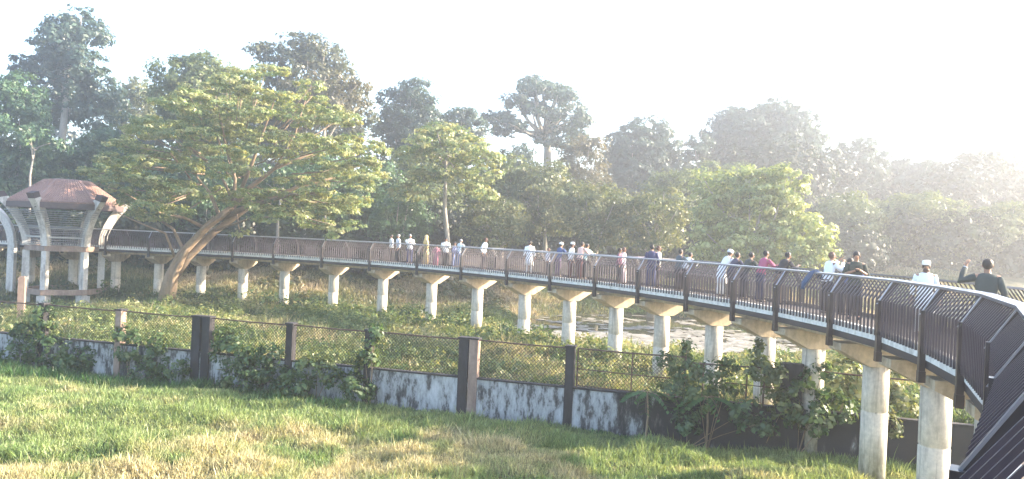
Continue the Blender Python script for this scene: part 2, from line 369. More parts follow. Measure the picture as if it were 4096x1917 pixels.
for sgn in (0, 1):
    f_ = (lambda o: o) if sgn == 0 else (lambda o: WID - o)
    sec = [(f_(HO - .07), HZ - .03), (f_(HO + .08), HZ - .01), (f_(HO + .08), HZ + .03), (f_(HO - .07), HZ + .012)]
    sweep('handrail', sec if sgn == 0 else sec[::-1], RAILM)
    sec = [(f_(.0), .70), (f_(.03), .70), (f_(.03), .74), (f_(.0), .74)]
KZ = .74
def bar(mb, p, t, nin, w, d, z0, out=0., dark=False, top=True):
    """upright flat bar at plan point p; t along the rail, nin inward; then the part leaning in to the handrail"""
    def ring(o, z, dd):
        q = []
        for a_, b_ in ((-w, 0), (w, 0), (w, dd), (-w, dd)): q.append((p[0] + t[0] * a_ + nin[0] * (o + b_), p[1] + t[1] * a_ + nin[1] * (o + b_), z))
        return q
    R_ = [ring(out, z0, d), ring(out, KZ, d)]
    if top:
        r = ring(HO - d * .2, HZ - .02, d * .55); R_.append(r)
    mb.loft(R_)
SP = .165; nb = 0; far_mb = MB()
for side in (0, 1):
    for i in range(NP_ - 1):
        A = V2[i] + (VN[i] * WID if side else 0); B = V2[i + 1] + (VN[i + 1] * WID if side else 0)
        t = (B - A); Ln = np.linalg.norm(t); t = t / Ln; nin = np.array([t[1], -t[0]]) * (-1 if side else 1)
        k = int(round(Ln / SP))
        for j in range(1, k):
            p = A + t * Ln * j / k
            if side == 0 and 2 <= i <= 6 and nb < 100:
                mb = MB(); bar(mb, p, t, nin, .011, .036, .0); mb.build('baluster', BARM, wk); nb += 1
            else: bar(far_mb, p, t, nin, .012, .042, .0)
o = far_mb.build('baluster', BARM, wk); o['kind'] = 'stuff'
for side in (0, 1):
    for i in range(NP_):
        p = V2[i] + (VN[i] * WID if side else 0); t = np.array([-VN[i][1], VN[i][0]]); t = t / np.linalg.norm(t); nin = VN[i] / np.linalg.norm(VN[i]) * (-1 if side else 1)
        mb = MB(); bar(mb, p - nin * .04, t, nin, .058, .10, -.50, top=False); ps = mb.build('railing_post', DARK, wk)
        mb = MB(); P8 = [(p[0] + t[0] * a_ + nin[0] * o_, p[1] + t[1] * a_ + nin[1] * o_, z) for o_, z in ((-.04, KZ - .08), (HO - .05, HZ - .03), (HO + .08, HZ - .035), (.10, KZ - .08)) for a_ in (-.022, .022)]
        mb.v = [tuple(q_) for q_ in P8]; mb.f = [[0, 2, 4, 6], [1, 7, 5, 3], [0, 1, 3, 2], [2, 3, 5, 4], [4, 5, 7, 6], [6, 7, 1, 0]]; arm = mb.build('post_arm', DARK, wk)
        mb = MB(); P8 = [(p[0] + t[0] * a_ + nin[0] * o_, p[1] + t[1] * a_ + nin[1] * o_, z) for o_, z in ((-.055, KZ - .078), (HO - .065, HZ - .028), (HO - .048, HZ - .028), (-.038, KZ - .078)) for a_ in (-.03, .03)]
        mb.v = [tuple(q_) for q_ in P8]; mb.f = [[0, 2, 4, 6], [1, 7, 5, 3], [0, 1, 3, 2], [2, 3, 5, 4], [4, 5, 7, 6], [6, 7, 1, 0]]; mb.build('painted_edge_highlight', RAILM, arm)  # pale strip added as a painted sky highlight along the arm's upper edge
        mb = MB(); q = p + nin * .012; mb.box((q[0], q[1], -.42), (.068, .058, .10), math.atan2(t[1], t[0])); mb.build('bracket', DARK, ps)
PC = WID / 2
for i in range(1, NP_):
    if i in (2,): continue
    c = V2[i] + VN[i] * PC; t = np.array([-VN[i][1], VN[i][0]]); nin = VN[i] / np.linalg.norm(VN[i])
    g = gz(c[0], c[1]) - .3
    mb = MB(); R_ = []
    jz = -2.05 + random.uniform(-.15, .15)
    for z, rad in ((g, .30), (jz - .03, .302), (jz - .015, .285), (jz + .015, .285), (jz + .03, .30), (-.95, .298)):
        R_.append([(c[0] + rad * math.cos(a_), c[1] + rad * math.sin(a_), z) for a_ in [2 * math.pi * k / 20 for k in range(20)]])
    mb.loft(R_); pil = mb.build('pillar', CONC, wk, True)
    for pgn in pil.data.polygons:
        if len(pgn.vertices) > 4: pgn.use_smooth = False
    mb = MB(); h = .30; prof = [(-1.05, -.43), (-1.05, -.60), (-.32, -.96), (.32, -.96), (1.05, -.60), (1.05, -.43)]
    mb.loft([[(c[0] + nin[0] * o_ + t[0] * s_ * h, c[1] + nin[1] * o_ + t[1] * s_ * h, z) for o_, z in prof] for s_ in (-1, 1)])
    mb.build('cap_beam', CAPC, pil)

# ------------------------------------------------------------ meadow grass, ground cover
def blades(name, n_, xr, yr, keep, hgt, wid, pal_fn, seed, lean=.45, dens_pow=0):
    rg = np.random.default_rng(seed); x = rg.uniform(*xr, n_); y = yr[0] + (yr[1] - yr[0]) * rg.random(n_) ** (1 + dens_pow)
    k = keep(x, y, rg); x, y = x[k], y[k]; N = len(x); z = ground_z(x, y) - .02
    h = hgt(x, y, rg) ; a_ = rg.uniform(0, 2 * math.pi, N); w = wid * rg.uniform(.7, 1.4, N)
    lx, ly = rg.normal(0, lean, (2, N)); base = np.stack([x, y, z], -1)
    side = np.stack([np.cos(a_), np.sin(a_), np.zeros(N)], -1) * w[:, None] * .5
    tip = base + np.stack([lx * h, ly * h, h * np.sqrt(np.clip(1.1 - lx ** 2 - ly ** 2, .15, 1))], -1)
    mid = base + (tip - base) * .55 + np.stack([np.zeros(N), np.zeros(N), h * .10], -1)
    V = np.stack([base - side, base + side, mid + side * .8, tip, mid - side * .8], 1).reshape(-1, 3)
    return np_mesh(name, V, 5, pal_fn(x, y, rg))
def mead_col(x, y, rg):
    g = fbm(x * .30, y * .38, 21); g2 = fbm(x * 1.1, y * 1.3, 25); d = wallY(x) - y
    dry = np.clip((g - .52) * 3.5 + (g2 - .5) * 2.4 + np.clip((18.2 - y) / 4.5, -.7, 1.0) * .8 + .0, 0, 1) * np.clip(d / 3.0, 0, 1)
    dry = np.clip(dry + rg.normal(0, .16, len(x)), 0, 1)[:, None]
    grn = np.array([.12, .22, .075]) * (1 - g2[:, None]) + np.array([.31, .37, .16]) * g2[:, None]
    straw = np.array([.42, .41, .23]) * (1 - g2[:, None]) + np.array([.52, .45, .31]) * g2[:, None]
    return (grn * (1 - dry) + straw * dry) * rg.uniform(.5, 1.5, (len(x), 1))
meh = lambda x, y, rg: (.07 + .30 * fbm(x * 1.1, y * 1.3, 31) ** 1.7) * rg.uniform(.5, 1.6, len(x)) * (1 + .9 * (rg.random(len(x)) < .01))
vis = lambda x, y: (np.abs(x) < y * .72 + 1.5)
tag(link('meadow_grass', blades('meadow_grass', 760000, (-21, 17), (13, 30), lambda x, y, rg: vis(x, y) & (y < wallY(x) - .05), meh, .017, mead_col, 3), GRASS),
    'lumpy green and straw coloured grass of the meadow in front of the wall', 'grass', kind='stuff')
tg = lambda x, y, rg: (.30 + .35 * fbm(x * .9, y * .9, 36)) * (.28 + .40 * np.clip((-3 - x) / 4, 0, 1)) * rg.uniform(.6, 1.5, len(x))
def tcol(x, y, rg):
    g = np.clip(fbm(x * .6, y * .8, 37) + rg.normal(0, .12, len(x)), 0, 1)[:, None]; return (np.array([.03, .09, .025]) * (1 - g) + np.array([.09, .20, .06]) * g) * rg.uniform(.6, 1.4, (len(x), 1))
tag(link('tall_grass', blades('tall_grass', 150000, (-24, 12), (18, 30.5), lambda x, y, rg: vis(x, y) & (y < wallY(x) - .08) & (y > wallY(x) - .3 - 2.0 * fbm(x * .45, x * 0, 38) ** 1.2 * np.clip((2 - x) / 8, .12, 1) - 1.0 * np.clip((-8 - x) / 8, 0, 1)), tg, .024, tcol, 39), GRASS),
    'taller dark green grass growing along the foot of the boundary wall', 'grass', kind='stuff')
def scat(name, n_, xr, yr, keep, leaf, lift, pal, seed, label, cat='ground cover'):
    rg = np.random.default_rng(seed); x = rg.uniform(*xr, n_); y = rg.uniform(*yr, n_); k = keep(x, y, rg); x, y = x[k], y[k]; N = len(x)
    bm_ = fbm(x * .8, y * .8, seed + 3); z = ground_z(x, y) + lift * bm_ ** 2 * rg.random(N) * 2.4 + .02
    nn = rg.normal(0, .7, (N, 3)) + np.array([0, 0, 1]); tone = np.clip(fbm(x * .35, y * .35, seed + 9) * 3.4 - 1.2 + rg.normal(0, .12, N), 0, 1)
    o = link(name, np_mesh(name, quads(np.stack([x, y, z], -1), nn, leaf * rg.uniform(.5, 1.5, N), .6, rg, .2), 4, tints(N, PAL[pal] if isinstance(pal, str) else pal, rg, tone)), LEAF)
    return tag(o, label, cat, kind='stuff')
notpond = lambda x, y: ground_z(x, y) > -3.58
walkside = lambda x, y: y > wallY(x) + .3
scrub = [(.035, .07, .025), (.08, .14, .04), (.18, .23, .075), (.32, .33, .14), (.40, .35, .22)]
scat('bank_undergrowth', 330000, (-40, 26), (22, 50), lambda x, y, rg: walkside(x, y) & notpond(x, y) & vis(x, y) & (y < 47.5 + np.clip((x + 14) * .28, -1, 9)),   .125, .6, scrub, 41, 'tangled low creepers and weeds between the wall and the footbridge')
bankp = [(.06, .10, .04), (.18, .20, .09), (.32, .29, .17), (.42, .35, .25)]
def mixcol(pal, sd, f=.35, k=3.0):
    def fn(x, y, rg):
        t = np.clip(fbm(x * f, y * f, sd) * k - k / 2 + .5 + rg.normal(0, .2, len(x)), 0, .999) * (len(pal) - 1); P = np.array(pal); i = t.astype(int); q = (t - i)[:, None]
        return (P[i] * (1 - q) + P[i + 1] * q) * rg.uniform(.6, 1.4, (len(x), 1))
    return fn
TOE = lambda x: 47.5 + np.clip((x + 14) * .28, -1, 9)
tag(link('bank_grass', blades('bank_grass', 360000, (-46, 40), (45, 72), lambda x, y, rg: notpond(x, y) & vis(x, y) & (y > TOE(x) - 1.5), lambda x, y, rg: (.15 + .5 * fbm(x * .6, y * .6, 51) ** 2) * rg.uniform(.5, 1.5, len(x)), .05, mixcol(bankp, 52), 43), GRASS), 'brown and green rough grass covering the slope below the wood', 'grass', kind='stuff')
tag(link('rough_grass', blades('rough_grass', 300000, (-40, 26), (22, 50), lambda x, y, rg: walkside(x, y) & notpond(x, y) & vis(x, y) & (y < TOE(x)), lambda x, y, rg: (.15 + .7 * fbm(x * .8, y * .8, 53) ** 2) * rg.uniform(.5, 1.5, len(x)), .03, mixcol(scrub, 54), 55), GRASS), 'rough grass growing among the creepers between the wall and the footbridge', 'grass', kind='stuff')
scat('creeping_greenery', 60000, (-34, 4), (30, 50), lambda x, y, rg: walkside(x, y) & notpond(x, y) & vis(x, y) & (np.abs(np.interp(x, [p[0] for p in CP[11:]][::-1], [p[1] for p in CP[11:]][::-1]) + 1.4 - y) < 1.1 + fbm(x, y, 4)), .2, .85, 'vine', 44, 'dark green creeper growing in a low ridge along the pillar feet')
scat('shore_grass', 60000, (8, 24), (30, 62), lambda x, y, rg: notpond(x, y) & vis(x, y) & (y < 60), .2, .4, [(.05, .12, .03), (.09, .17, .04), (.13, .19, .06)], 45, 'fresh green grass on the right shore of the pond', 'grass')

L = []; rq = np.random.default_rng(88)
while len(L) < 190:
    x = rq.uniform(-34, 13); y = rq.uniform(23, 48)
    if y < wallY(x) + .9 or y > 47 + min(0, (x + 14) * .05) or ground_z(x, y) < -3.5 or abs(x) > y * .75 or fbm(x * .25, y * .25, 90) < .47 or (x < -22 and y > 42): continue
    r = rq.uniform(.25, .6); L.append(((x, y, gz(x, y) + r * .35), (r * 1.5, r * 1.2, r * .9)))
o = link('weeds', crown_mesh('weeds', L, .15, [(.04, .085, .03), (.09, .15, .045), (.19, .24, .08), (.32, .32, .13)], cover=1.3, cr=.3, per=22, seed=89, flat=.9), LEAF); tag(o, 'knee-high leafy weeds growing in mounds behind the boundary wall', 'weeds', kind='stuff')
L = []
while len(L) < 110:
    x = rq.uniform(-40, 12); y = rq.uniform(50, 66); 
    if fbm(x * .3, y * .3, 92) < .5 or ground_z(x, y) < -3.4: continue
    r = rq.uniform(.3, .8); L.append(((x, y, gz(x, y) + r * .3), (r * 1.7, r * 1.2, r * .8)))
o = link('bank_bushes', crown_mesh('bank_bushes', L, .2, [(.03, .055, .02), (.07, .10, .035), (.15, .15, .07), (.22, .18, .11)], cover=1.2, cr=.35, per=22, seed=93, flat=.9), LEAF); tag(o, 'low bushes dotted over the slope below the wood', 'bushes', kind='stuff')

# ------------------------------------------------------------ old wall with fence
fdir = np.array([1, -.28]) / math.hypot(1, .28); fnor = np.array([-fdir[1], fdir[0]])
def onwall(px, py=1400):
    u, v = uv(px, py); k = u / FPX; Y = 23.15 / (1 + .28 * k); return np.array([k * Y, Y])
wall = empty('boundary_wall', (0, 23.15, CZ)); tag(wall, 'low mould-stained white wall topped by pillars, pipe rails and wire mesh', 'wall')
def W_(o): o.parent = wall; o.matrix_parent_inverse = Matrix.Translation((0, -23.15, -CZ)); return o
frz = math.atan2(fdir[1], fdir[0])
def wbox(mb, p0, p1, th, z0, z1, off=0):
    n_ = fnor * th / 2; c0 = np.array(p0) + fnor * off; c1 = np.array(p1) + fnor * off
    P = []
    for z in (z0, z1): P += [(c0[0] - n_[0], c0[1] - n_[1], z), (c1[0] - n_[0], c1[1] - n_[1], z), (c1[0] + n_[0], c1[1] + n_[1], z), (c0[0] + n_[0], c0[1] + n_[1], z)]
    mb.box8(P)
ZT = -2.68; ZC = -1.46
joints = [onwall(x) for x in (-900, -500, -160, 170, 478, 809, 1162, 1477, 1880, 2284, 2740, 3170, 3560, 3960, 4400)]
segs = list(zip(joints[:-1], joints[1:]))
for k, (p, q) in enumerate(segs):
    mb = MB(); wbox(mb, p + fdir * .01, q - fdir * .01, .16, -4.2, ZT); W_(mb.build('wall_panel', WALLM))
    mb = MB(); wbox(mb, p + fdir * .005, q - fdir * .005, .22, ZT + .002, ZT + .05); W_(mb.build('coping', OLDC))
cols = [(-500, .22), (-160, .22), (170, .22), (478, .24), (789, .32), (829, .30), (1162, .24), (1477, .22), (1859, .30), (1899, .28), (2284, .26), (3170, .55), (3960, .3)]
for k, (px, w) in enumerate(cols):
    p = onwall(px); mb = MB(); mb.box((p[0], p[1], (ZC - 3.9) / 2), (w / 2 * 1.0, .13, (ZC + 3.9) / 2), frz); oc = W_(mb.build('wall_pillar', OLDC if px not in (1899, 478) else BRICK))  # reddish right half of the double pillar: sunlight put into its colour
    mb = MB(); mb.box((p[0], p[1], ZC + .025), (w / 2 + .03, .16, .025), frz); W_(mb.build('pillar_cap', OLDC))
def rail(px0, px1, z0, z1, r=.025, off=-.02):
    a_, b_ = onwall(px0), onwall(px1); mb = MB(); mb.tube([(a_[0], a_[1] + off, z0), ((a_[0] + b_[0]) / 2, (a_[1] + b_[1]) / 2 + off, (z0 + z1) / 2 - .015), (b_[0], b_[1] + off, z1)], r, 6); return W_(mb.build('fence_rail', RUST))
for x0, x1 in ((-500, -160), (-160, 170), (170, 478), (478, 785), (832, 1162), (1162, 1477), (1477, 1860), (1905, 2284)): rail(x0, x1, ZC - .01, ZC - .03)
rail(2310, 2745, ZC - .02, ZC - .02); rail(2310, 2745, ZC - .62, ZC - .66, .018); rail(2310, 2745, ZT + .1, ZT + .1, .015); rail(2745, 3140, ZC - .17, ZC - .12); rail(3200, 3900, ZC - .1, ZC - .15); rail(2900, 3200, -2.1, -2.12, .015)
for px, z in ((2312, ZC), (2530, ZC), (2742, ZC), (2815, ZC - .17), (3060, ZC - .15), (2990, ZC - .4)):
    p = onwall(px); mb = MB(); mb.tube([(p[0], p[1] - .02, ZT), (p[0] + .01, p[1] - .02, z)], .025, 6); W_(mb.build('fence_post', RUST))
def meshpanel(px0, px1, zt):
    a_, b_ = onwall(px0), onwall(px1); L = np.linalg.norm(b_ - a_); H = zt - ZT - .06; mb = MB(); t = .008; sp = .11
    k = int((L + H) / sp)
    for j in range(k):
        for sgn in (1, -1):
            s0 = j * sp; u0, u1 = (s0 - H, s0); z0, z1 = (0, H) if sgn > 0 else (H, 0)
            def cl(u, z, uu, zz, lim):
                f_ = (lim - u) / (uu - u); return lim, z + (zz - z) * f_
            p, q = (u0, z0), (u1, z1)
            if u0 < 0: p = cl(u0, z0, u1, z1, 0)
            if u1 > L: q = cl(u0, z0, u1, z1, L)
            P = [a_ + fdir * p[0], a_ + fdir * q[0]]
            P3 = [(P[0][0], P[0][1], ZT + .055 + p[1]), (P[1][0], P[1][1], ZT + .055 + q[1])]
            mb.v += [(P3[0][0], P3[0][1], P3[0][2] - t), (P3[1][0], P3[1][1], P3[1][2] - t), (P3[1][0], P3[1][1], P3[1][2] + t), (P3[0][0], P3[0][1], P3[0][2] + t)]
            n0 = len(mb.v) - 4; mb.f.append([n0, n0 + 1, n0 + 2, n0 + 3])
    W_(mb.build('wire_mesh', MESHM))
for x0, x1, zt in ((-480, -175), (-145, 155), (185, 462), (494, 770), (847, 1146), (1178, 1460), (1492, 1845), (1920, 2270), (2315, 2525), (2535, 2740)) and [(a_, b_, ZC - .03) for a_, b_ in ((-480, -175), (-145, 155), (185, 462), (494, 770), (847, 1146), (1178, 1460), (1492, 1845), (1920, 2270), (2315, 2525), (2535, 2740))]:
    meshpanel(x0, x1, zt)

# creepers and plants on the wall: clumps of leaves hanging over and climbing it
def clump(name, label, cat, pts, leaf, pal, seed, stems=True, group=None, per=26, cr=.22, cover=1.3, asp=.6):
    """pts: (px, py, half width px, half height px, forward offset m)"""
    L = []
    for px, py, hw, hh, off in pts:
        p = onwall(px, py); Y = p[1] - off; c = at(px, py, Y); L.append(((c.x, c.y, c.z), (hw / FPX * Y, min(.45, .2 + hw / FPX * Y * .5), hh / FPX * Y)))
    b = L[0][0]; x0, y0 = b[0], b[1]; o = empty(name, (x0, y0, gz(x0, y0))); tag(o, label, cat, group)
    mb = MB(); 
    for c, r in L: mb.tube([(x0, y0, gz(x0, y0)), ((x0 + c[0]) / 2, (y0 + c[1]) / 2, (gz(x0, y0) + c[2]) / 2 + .05), c], [.016, .011, .007], 5)
    s_ = mb.build('stem', BARK); f_ = link('foliage', crown_mesh('foliage', L, leaf, PAL[pal], cover=cover, cr=cr, per=per, seed=seed, flat=.9, asp=asp), LEAF)
    for ch in (s_, f_): ch.parent = o; ch.matrix_parent_inverse = Matrix.Translation(-Vector(o.location))
    return o
clump('creeper', 'dark creeper covering the wall below the leftmost pillars', 'creeper', [(190, 1400, 90, 80, .3), (120, 1330, 70, 50, .1), (260, 1480, 120, 50, .5), (180, 1280, 45, 60, 0), (60, 1420, 60, 50, .3), (330, 1440, 50, 50, .3)], .13, 'vine', 61)
clump('creeper', 'thin creeper hanging down the wall left of the double pillar', 'creeper', [(520, 1400, 50, 70, .2), (500, 1340, 40, 40, .1), (620, 1440, 40, 90, .2), (640, 1380, 40, 40, .1), (580, 1500, 80, 40, .5), (700, 1480, 60, 50, .4)], .12, 'vine', 62)
clump('creeper', 'broad leafy creeper spilling over the wall right of the double pillar', 'creeper', [(930, 1430, 90, 70, .3), (1020, 1480, 80, 50, .4), (900, 1360, 50, 50, .1), (1080, 1420, 60, 40, .2), (1100, 1500, 80, 35, .4), (1220, 1490, 70, 50, .4), (960, 1520, 90, 40, .6), (1180, 1550, 120, 30, .7)], .13, 'vine', 63)
clump('creeper', 'creeper climbing the thin dark pillar left of the white-washed panel', 'creeper', [(1490, 1390, 25, 70, .15), (1460, 1440, 40, 50, .2), (1500, 1330, 25, 40, .1), (1380, 1520, 90, 40, .4), (1440, 1560, 60, 40, .5)], .13, 'vine', 64)
clump('creeper', 'pale trailing creeper on the wall top between two dark pillars', 'creeper', [(1270, 1450, 80, 18, .2), (1320, 1490, 40, 30, .3)], .12, 'mid', 65)
clump('creeper', 'tall narrow creeper spire on the fence post before the lily pond', 'creeper', [(2745, 1420, 22, 60, 0), (2740, 1500, 50, 60, .1), (2670, 1450, 40, 40, .1), (2700, 1560, 60, 70, .15), (2748, 1385, 10, 40, 0)], .11, 'vine', 66)
clump('shrub', 'cone-topped leafy shrub at the fence in front of a white pillar', 'shrub', [(3060, 1480, 70, 50, 0), (3050, 1420, 30, 50, 0), (3040, 1385, 12, 40, 0), (3110, 1540, 60, 70, .1), (3140, 1620, 60, 70, .3)], .13, 'mid', 67)
clump('shrub', 'dense dark shrub spilling over the wall beside the wide dark pillar', 'shrub', [(3200, 1600, 80, 80, .2), (3280, 1520, 60, 70, .1), (3240, 1680, 90, 60, .4), (3350, 1640, 60, 70, .2)], .14, 'vine', 68)
clump('shrub', 'sunlit yellowish shrub under the footbridge left of a thick pillar', 'shrub', [(3370, 1500, 70, 70, -1.2), (3420, 1560, 60, 60, -1.0), (3330, 1560, 50, 50, -1.0), (3390, 1440, 30, 40, -1.3)], .14, 'feather', 69)
clump('shrub', 'brownish shrub in the shade between the two thickest pillars', 'shrub', [(3560, 1520, 60, 80, -1.0), (3600, 1620, 60, 60, -.6), (3540, 1700, 50, 50, .2)], .14, 'warm', 70)
clump('creeper', 'green creeper mass on the pipe fence right of the narrow spire', 'creeper', [(2840, 1500, 70, 50, .1), (2900, 1470, 40, 40, .1), (2800, 1600, 70, 60, .3), (2900, 1570, 60, 30, .2)], .12, 'vine', 71)
clump('creeper', 'dark creeper hanging at the foot of the shaded wall', 'creeper', [(2750, 1690, 60, 60, .4), (2980, 1650, 60, 60, .3), (3020, 1700, 70, 40, .5)], .12, 'deep', 72)
# big drooping pinnate plant
def pinnate(name, label, px, py, fr, seed):
    rg = random.Random(seed); p = onwall(px, py); c = at(px, py, p[1] - .45); g = gz(c.x, c.y); o = empty(name, (c.x, c.y, g)); tag(o, label, 'plant')
    mb = MB(); mb.tube([(c.x, c.y, g), (c.x + .05, c.y + .05, (g + c.z) / 2), c], [.035, .03, .02], 6); V = []; Cc = []
    for k in range(fr):
        a_ = 2 * math.pi * k / fr + rg.uniform(-.3, .3); L = rg.uniform(.6, 1.0); d = Vector((math.cos(a_), math.sin(a_) * .7, 0)); pts = []
        for j in range(9):
            t = j / 8; pts.append(c + d * L * t + Vector((0, 0, .28 * t - .75 * t * t * L)))
        mb.tube(pts, [.008 - .0007 * j for j in range(9)], 4)
        for j in range(2, 9):
            sd = d.cross(Vector((0, 0, 1)))
            for s_ in (-1, 1):
                q = pts[j]; ln = .34 * (1 - abs(j - 4.5) / 9); dr = (sd * s_ + d * .6 + Vector((0, 0, -.35))).normalized(); w = d * .08
                V += [q, q + dr * ln * .45 + w, q + dr * ln, q + dr * ln * .45 - w]; gr = rg.uniform(.7, 1.3); Cc.append((.06 * gr, .14 * gr, .045 * gr))
    s_ = mb.build('stem', BARK); f_ = link('frond', np_mesh('frond', np.array([tuple(v) for v in V]), 4, np.array(Cc)), LEAF)
    for ch in (s_, f_): ch.parent = o; ch.matrix_parent_inverse = Matrix.Translation(-Vector(o.location))
pinnate('feather_leaved_plant', 'feather-leaved plant drooping over the darkest stretch of wall', 2830, 1590, 11, 1)
pinnate('feather_leaved_plant', 'small feather-leaved plant at the right end of the white-washed wall', 2590, 1570, 8, 2)

# ------------------------------------------------------------ pavilion
PY = 49.3; pcx = at(264, 900, PY).x; pav = empty('pavilion', (pcx, PY, gz(pcx, PY))); tag(pav, 'hexagonal concrete pavilion with red hipped roof and outward-curving ribs', 'pavilion')
def P_(o): o.parent = pav; o.matrix_parent_inverse = Matrix.Translation(-Vector(pav.location)); return o
HR = -.50
def hexp(r, z, rot=HR): return [(pcx + r * math.cos(math.pi / 6 * 0 + rot + k * math.pi / 3 + 0), PY + r * math.sin(rot + k * math.pi / 3), z) for k in range(6)]
ROOFM, n, l, b = mat('red_ribbed_roof')
f1 = nz(n, l, 1.5, 5); wv = n.new('ShaderNodeTexWave'); wv.inputs['Scale'].default_value = 3.2; g_ = n.new('ShaderNodeNewGeometry'); l.new(g_.outputs['Position'], wv.inputs['Vector'])
l.new(mixc(n, l, f1, (.24, .13, .10), (.38, .24, .20)), b.inputs['Base Color']); b.inputs['Roughness'].default_value = .6; bump(n, l, b, wv.outputs['Fac'], .6, .04)
mb = MB(); mb.loft([hexp(3.35, 2.72), hexp(3.33, 2.78)]); mb.loft([hexp(3.38, 2.785), hexp(1.35, 4.22), hexp(1.05, 4.28)])
ea, ri = hexp(3.38, 2.785), hexp(1.35, 4.22)
for k in range(6):
    for q in range(1, 12):
        A_ = Vector(ea[k]).lerp(Vector(ea[(k + 1) % 6]), q / 12); B_ = Vector(ri[k]).lerp(Vector(ri[(k + 1) % 6]), q / 12); mb.tube([A_ + Vector((0, 0, .012)), B_ + Vector((0, 0, .012))], .028, 4)
P_(mb.build('roof', ROOFM))
mb = MB(); R_ = [hexp(3.22, 2.36), hexp(3.40, 2.36), hexp(3.40, 2.715), hexp(3.22, 2.715)]; mb.loft(R_ + [R_[0]], cap=False); P_(mb.build('fascia', plain('fascia_concrete', (.12, .09, .09), .9)))
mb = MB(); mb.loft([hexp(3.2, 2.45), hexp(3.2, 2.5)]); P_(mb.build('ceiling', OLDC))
def hexring(name, ro, ri, z0, z1, m):
    mb = MB(); R_ = [hexp(ri, z0), hexp(ro, z0), hexp(ro, z1), hexp(ri, z1)]; mb.loft(R_ + [R_[0]], cap=False); P_(mb.build(name, m))
hexring('ring_beam', 2.25, 1.95, -.32, .0, BRICK); hexring('tie_beam', 2.5, 2.2, -3.05, -2.72, BRICK)
mb = MB(); mb.loft([hexp(1.94, -.16), hexp(1.94, -.02)]); P_(mb.build('floor_slab', DECK))
def ribs(k):
    a_ = HR + k * math.pi / 3; d = np.array([math.cos(a_), math.sin(a_)]); t = np.array([-d[1], d[0]]); mb = MB(); R_ = []
    for j in range(9):
        f_ = j / 8; z = .0 + 2.95 * f_; r = 2.1 + .35 * f_ + 1.35 * max(0, f_ - .12) ** 2.0; w = .46 + .14 * f_; th = .2
        R_.append([(pcx + d[0] * (r + x) + t[0] * y, PY + d[1] * (r + x) + t[1] * y, z - (x * .25 * f_)) for x, y in ((-w * .5, -th), (w * .5, -th), (w * .5, th), (-w * .5, th))])
    mb.loft(R_); rb = P_(mb.build('rib', PAVC))
    q = R_[-1]; mb = MB(); mb.loft([q, [(x + d[0] * .22, y + d[1] * .22, z + .32) for x, y, z in q]]); P_(mb.build('rib_tip', plain('dark_rib_tip', (.07, .05, .055), .9)))
    c = (pcx + d[0] * 2.12, PY + d[1] * 2.12); g = gz(*c) - .3
    mb = MB(); mb.box((c[0], c[1], (g - .325) / 2), (.2, .15, (-.325 - g) / 2), a_); P_(mb.build('leg', PAVC))
    mb = MB(); c = (pcx + d[0] * 2.12, PY + d[1] * 2.12); mb.box((c[0], c[1], (g - 3.06) / 2 - .05), (.32, .27, (-3.06 - g) / 2), a_); P_(mb.build('footing', PAVC))
for k in range(6): ribs(k)
scr = MB(); H0 = [hexp(2.15 + .35 * f_ + 1.35 * max(0, f_ - .12) ** 2.0, .1 + 2.2 * f_) for f_ in [j / 17 for j in range(17)]]
for k in (3, 4, 5):
    mb = MB()
    for hh in H0: mb.tube([hh[k], hh[(k + 1) % 6]], .02, 4)
    P_(mb.build('slat_screen', plain('slat_steel', (.30, .30, .32), .5, .3)))
mb = MB()
for z in (.55, 1.1):
    for k in (3, 4, 5): h_ = hexp(2.25, z); mb.tube([h_[k], h_[(k + 1) % 6]], .035, 6)
P_(mb.build('guard_rail', plain('white_pipe', (.6, .6, .58), .5)))
# lone curved column at the left
def curved_col(px, Y, label):
    c = at(px, 1000, Y); g = gz(c.x, Y) - .2; o = empty('curved_column', (c.x, Y, g)); tag(o, label, 'column')
    for dx in (0,):
        mb = MB(); R_ = []
        for j in range(9):
            f_ = j / 8; z = 2.3 * f_; x = -.15 - 1.3 * f_ ** 2.2 + dx; w = .26 * (1 + .3 * f_)
            R_.append([(c.x + x - w, Y - .15 + dx, z), (c.x + x + w * .6, Y - .15 + dx, z + .1 * f_), (c.x + x + w * .6, Y + .15 + dx, z + .1 * f_), (c.x + x - w, Y + .15 + dx, z)])
        mb.loft(R_); a1 = mb.build('rib', PAVC); mb = MB(); mb.box((c.x + dx - .15, Y + dx, (g + 0) / 2 - .002), (.22, .16, -g / 2), 0); a2 = mb.build('leg', PAVC)
        for ch in (a1, a2): ch.parent = o; ch.matrix_parent_inverse = Matrix.Translation(-Vector(o.location))
curved_col(58, 49.5, 'curved white concrete column cut by the left edge of the photo')
for px, py0, py1, r, Y, lab, nm in ((90, 1110, 1300, .14, 36, 'thin reddish concrete stake in the weeds before the pavilion', 'concrete_post'),):
    a1, a2 = at(px, py0, Y), at(px, py1, Y); mb = MB(); mb.box((a1.x, Y, (a1.z + gz(a1.x, Y)) / 2 - .1), (r, r, (a1.z - gz(a1.x, Y)) / 2 + .1), .3); mb.box((a1.x, Y, a1.z + .02), (r * .7, r * .7, .03), .3); tag(mb.build(nm, BRICK), lab, 'post')

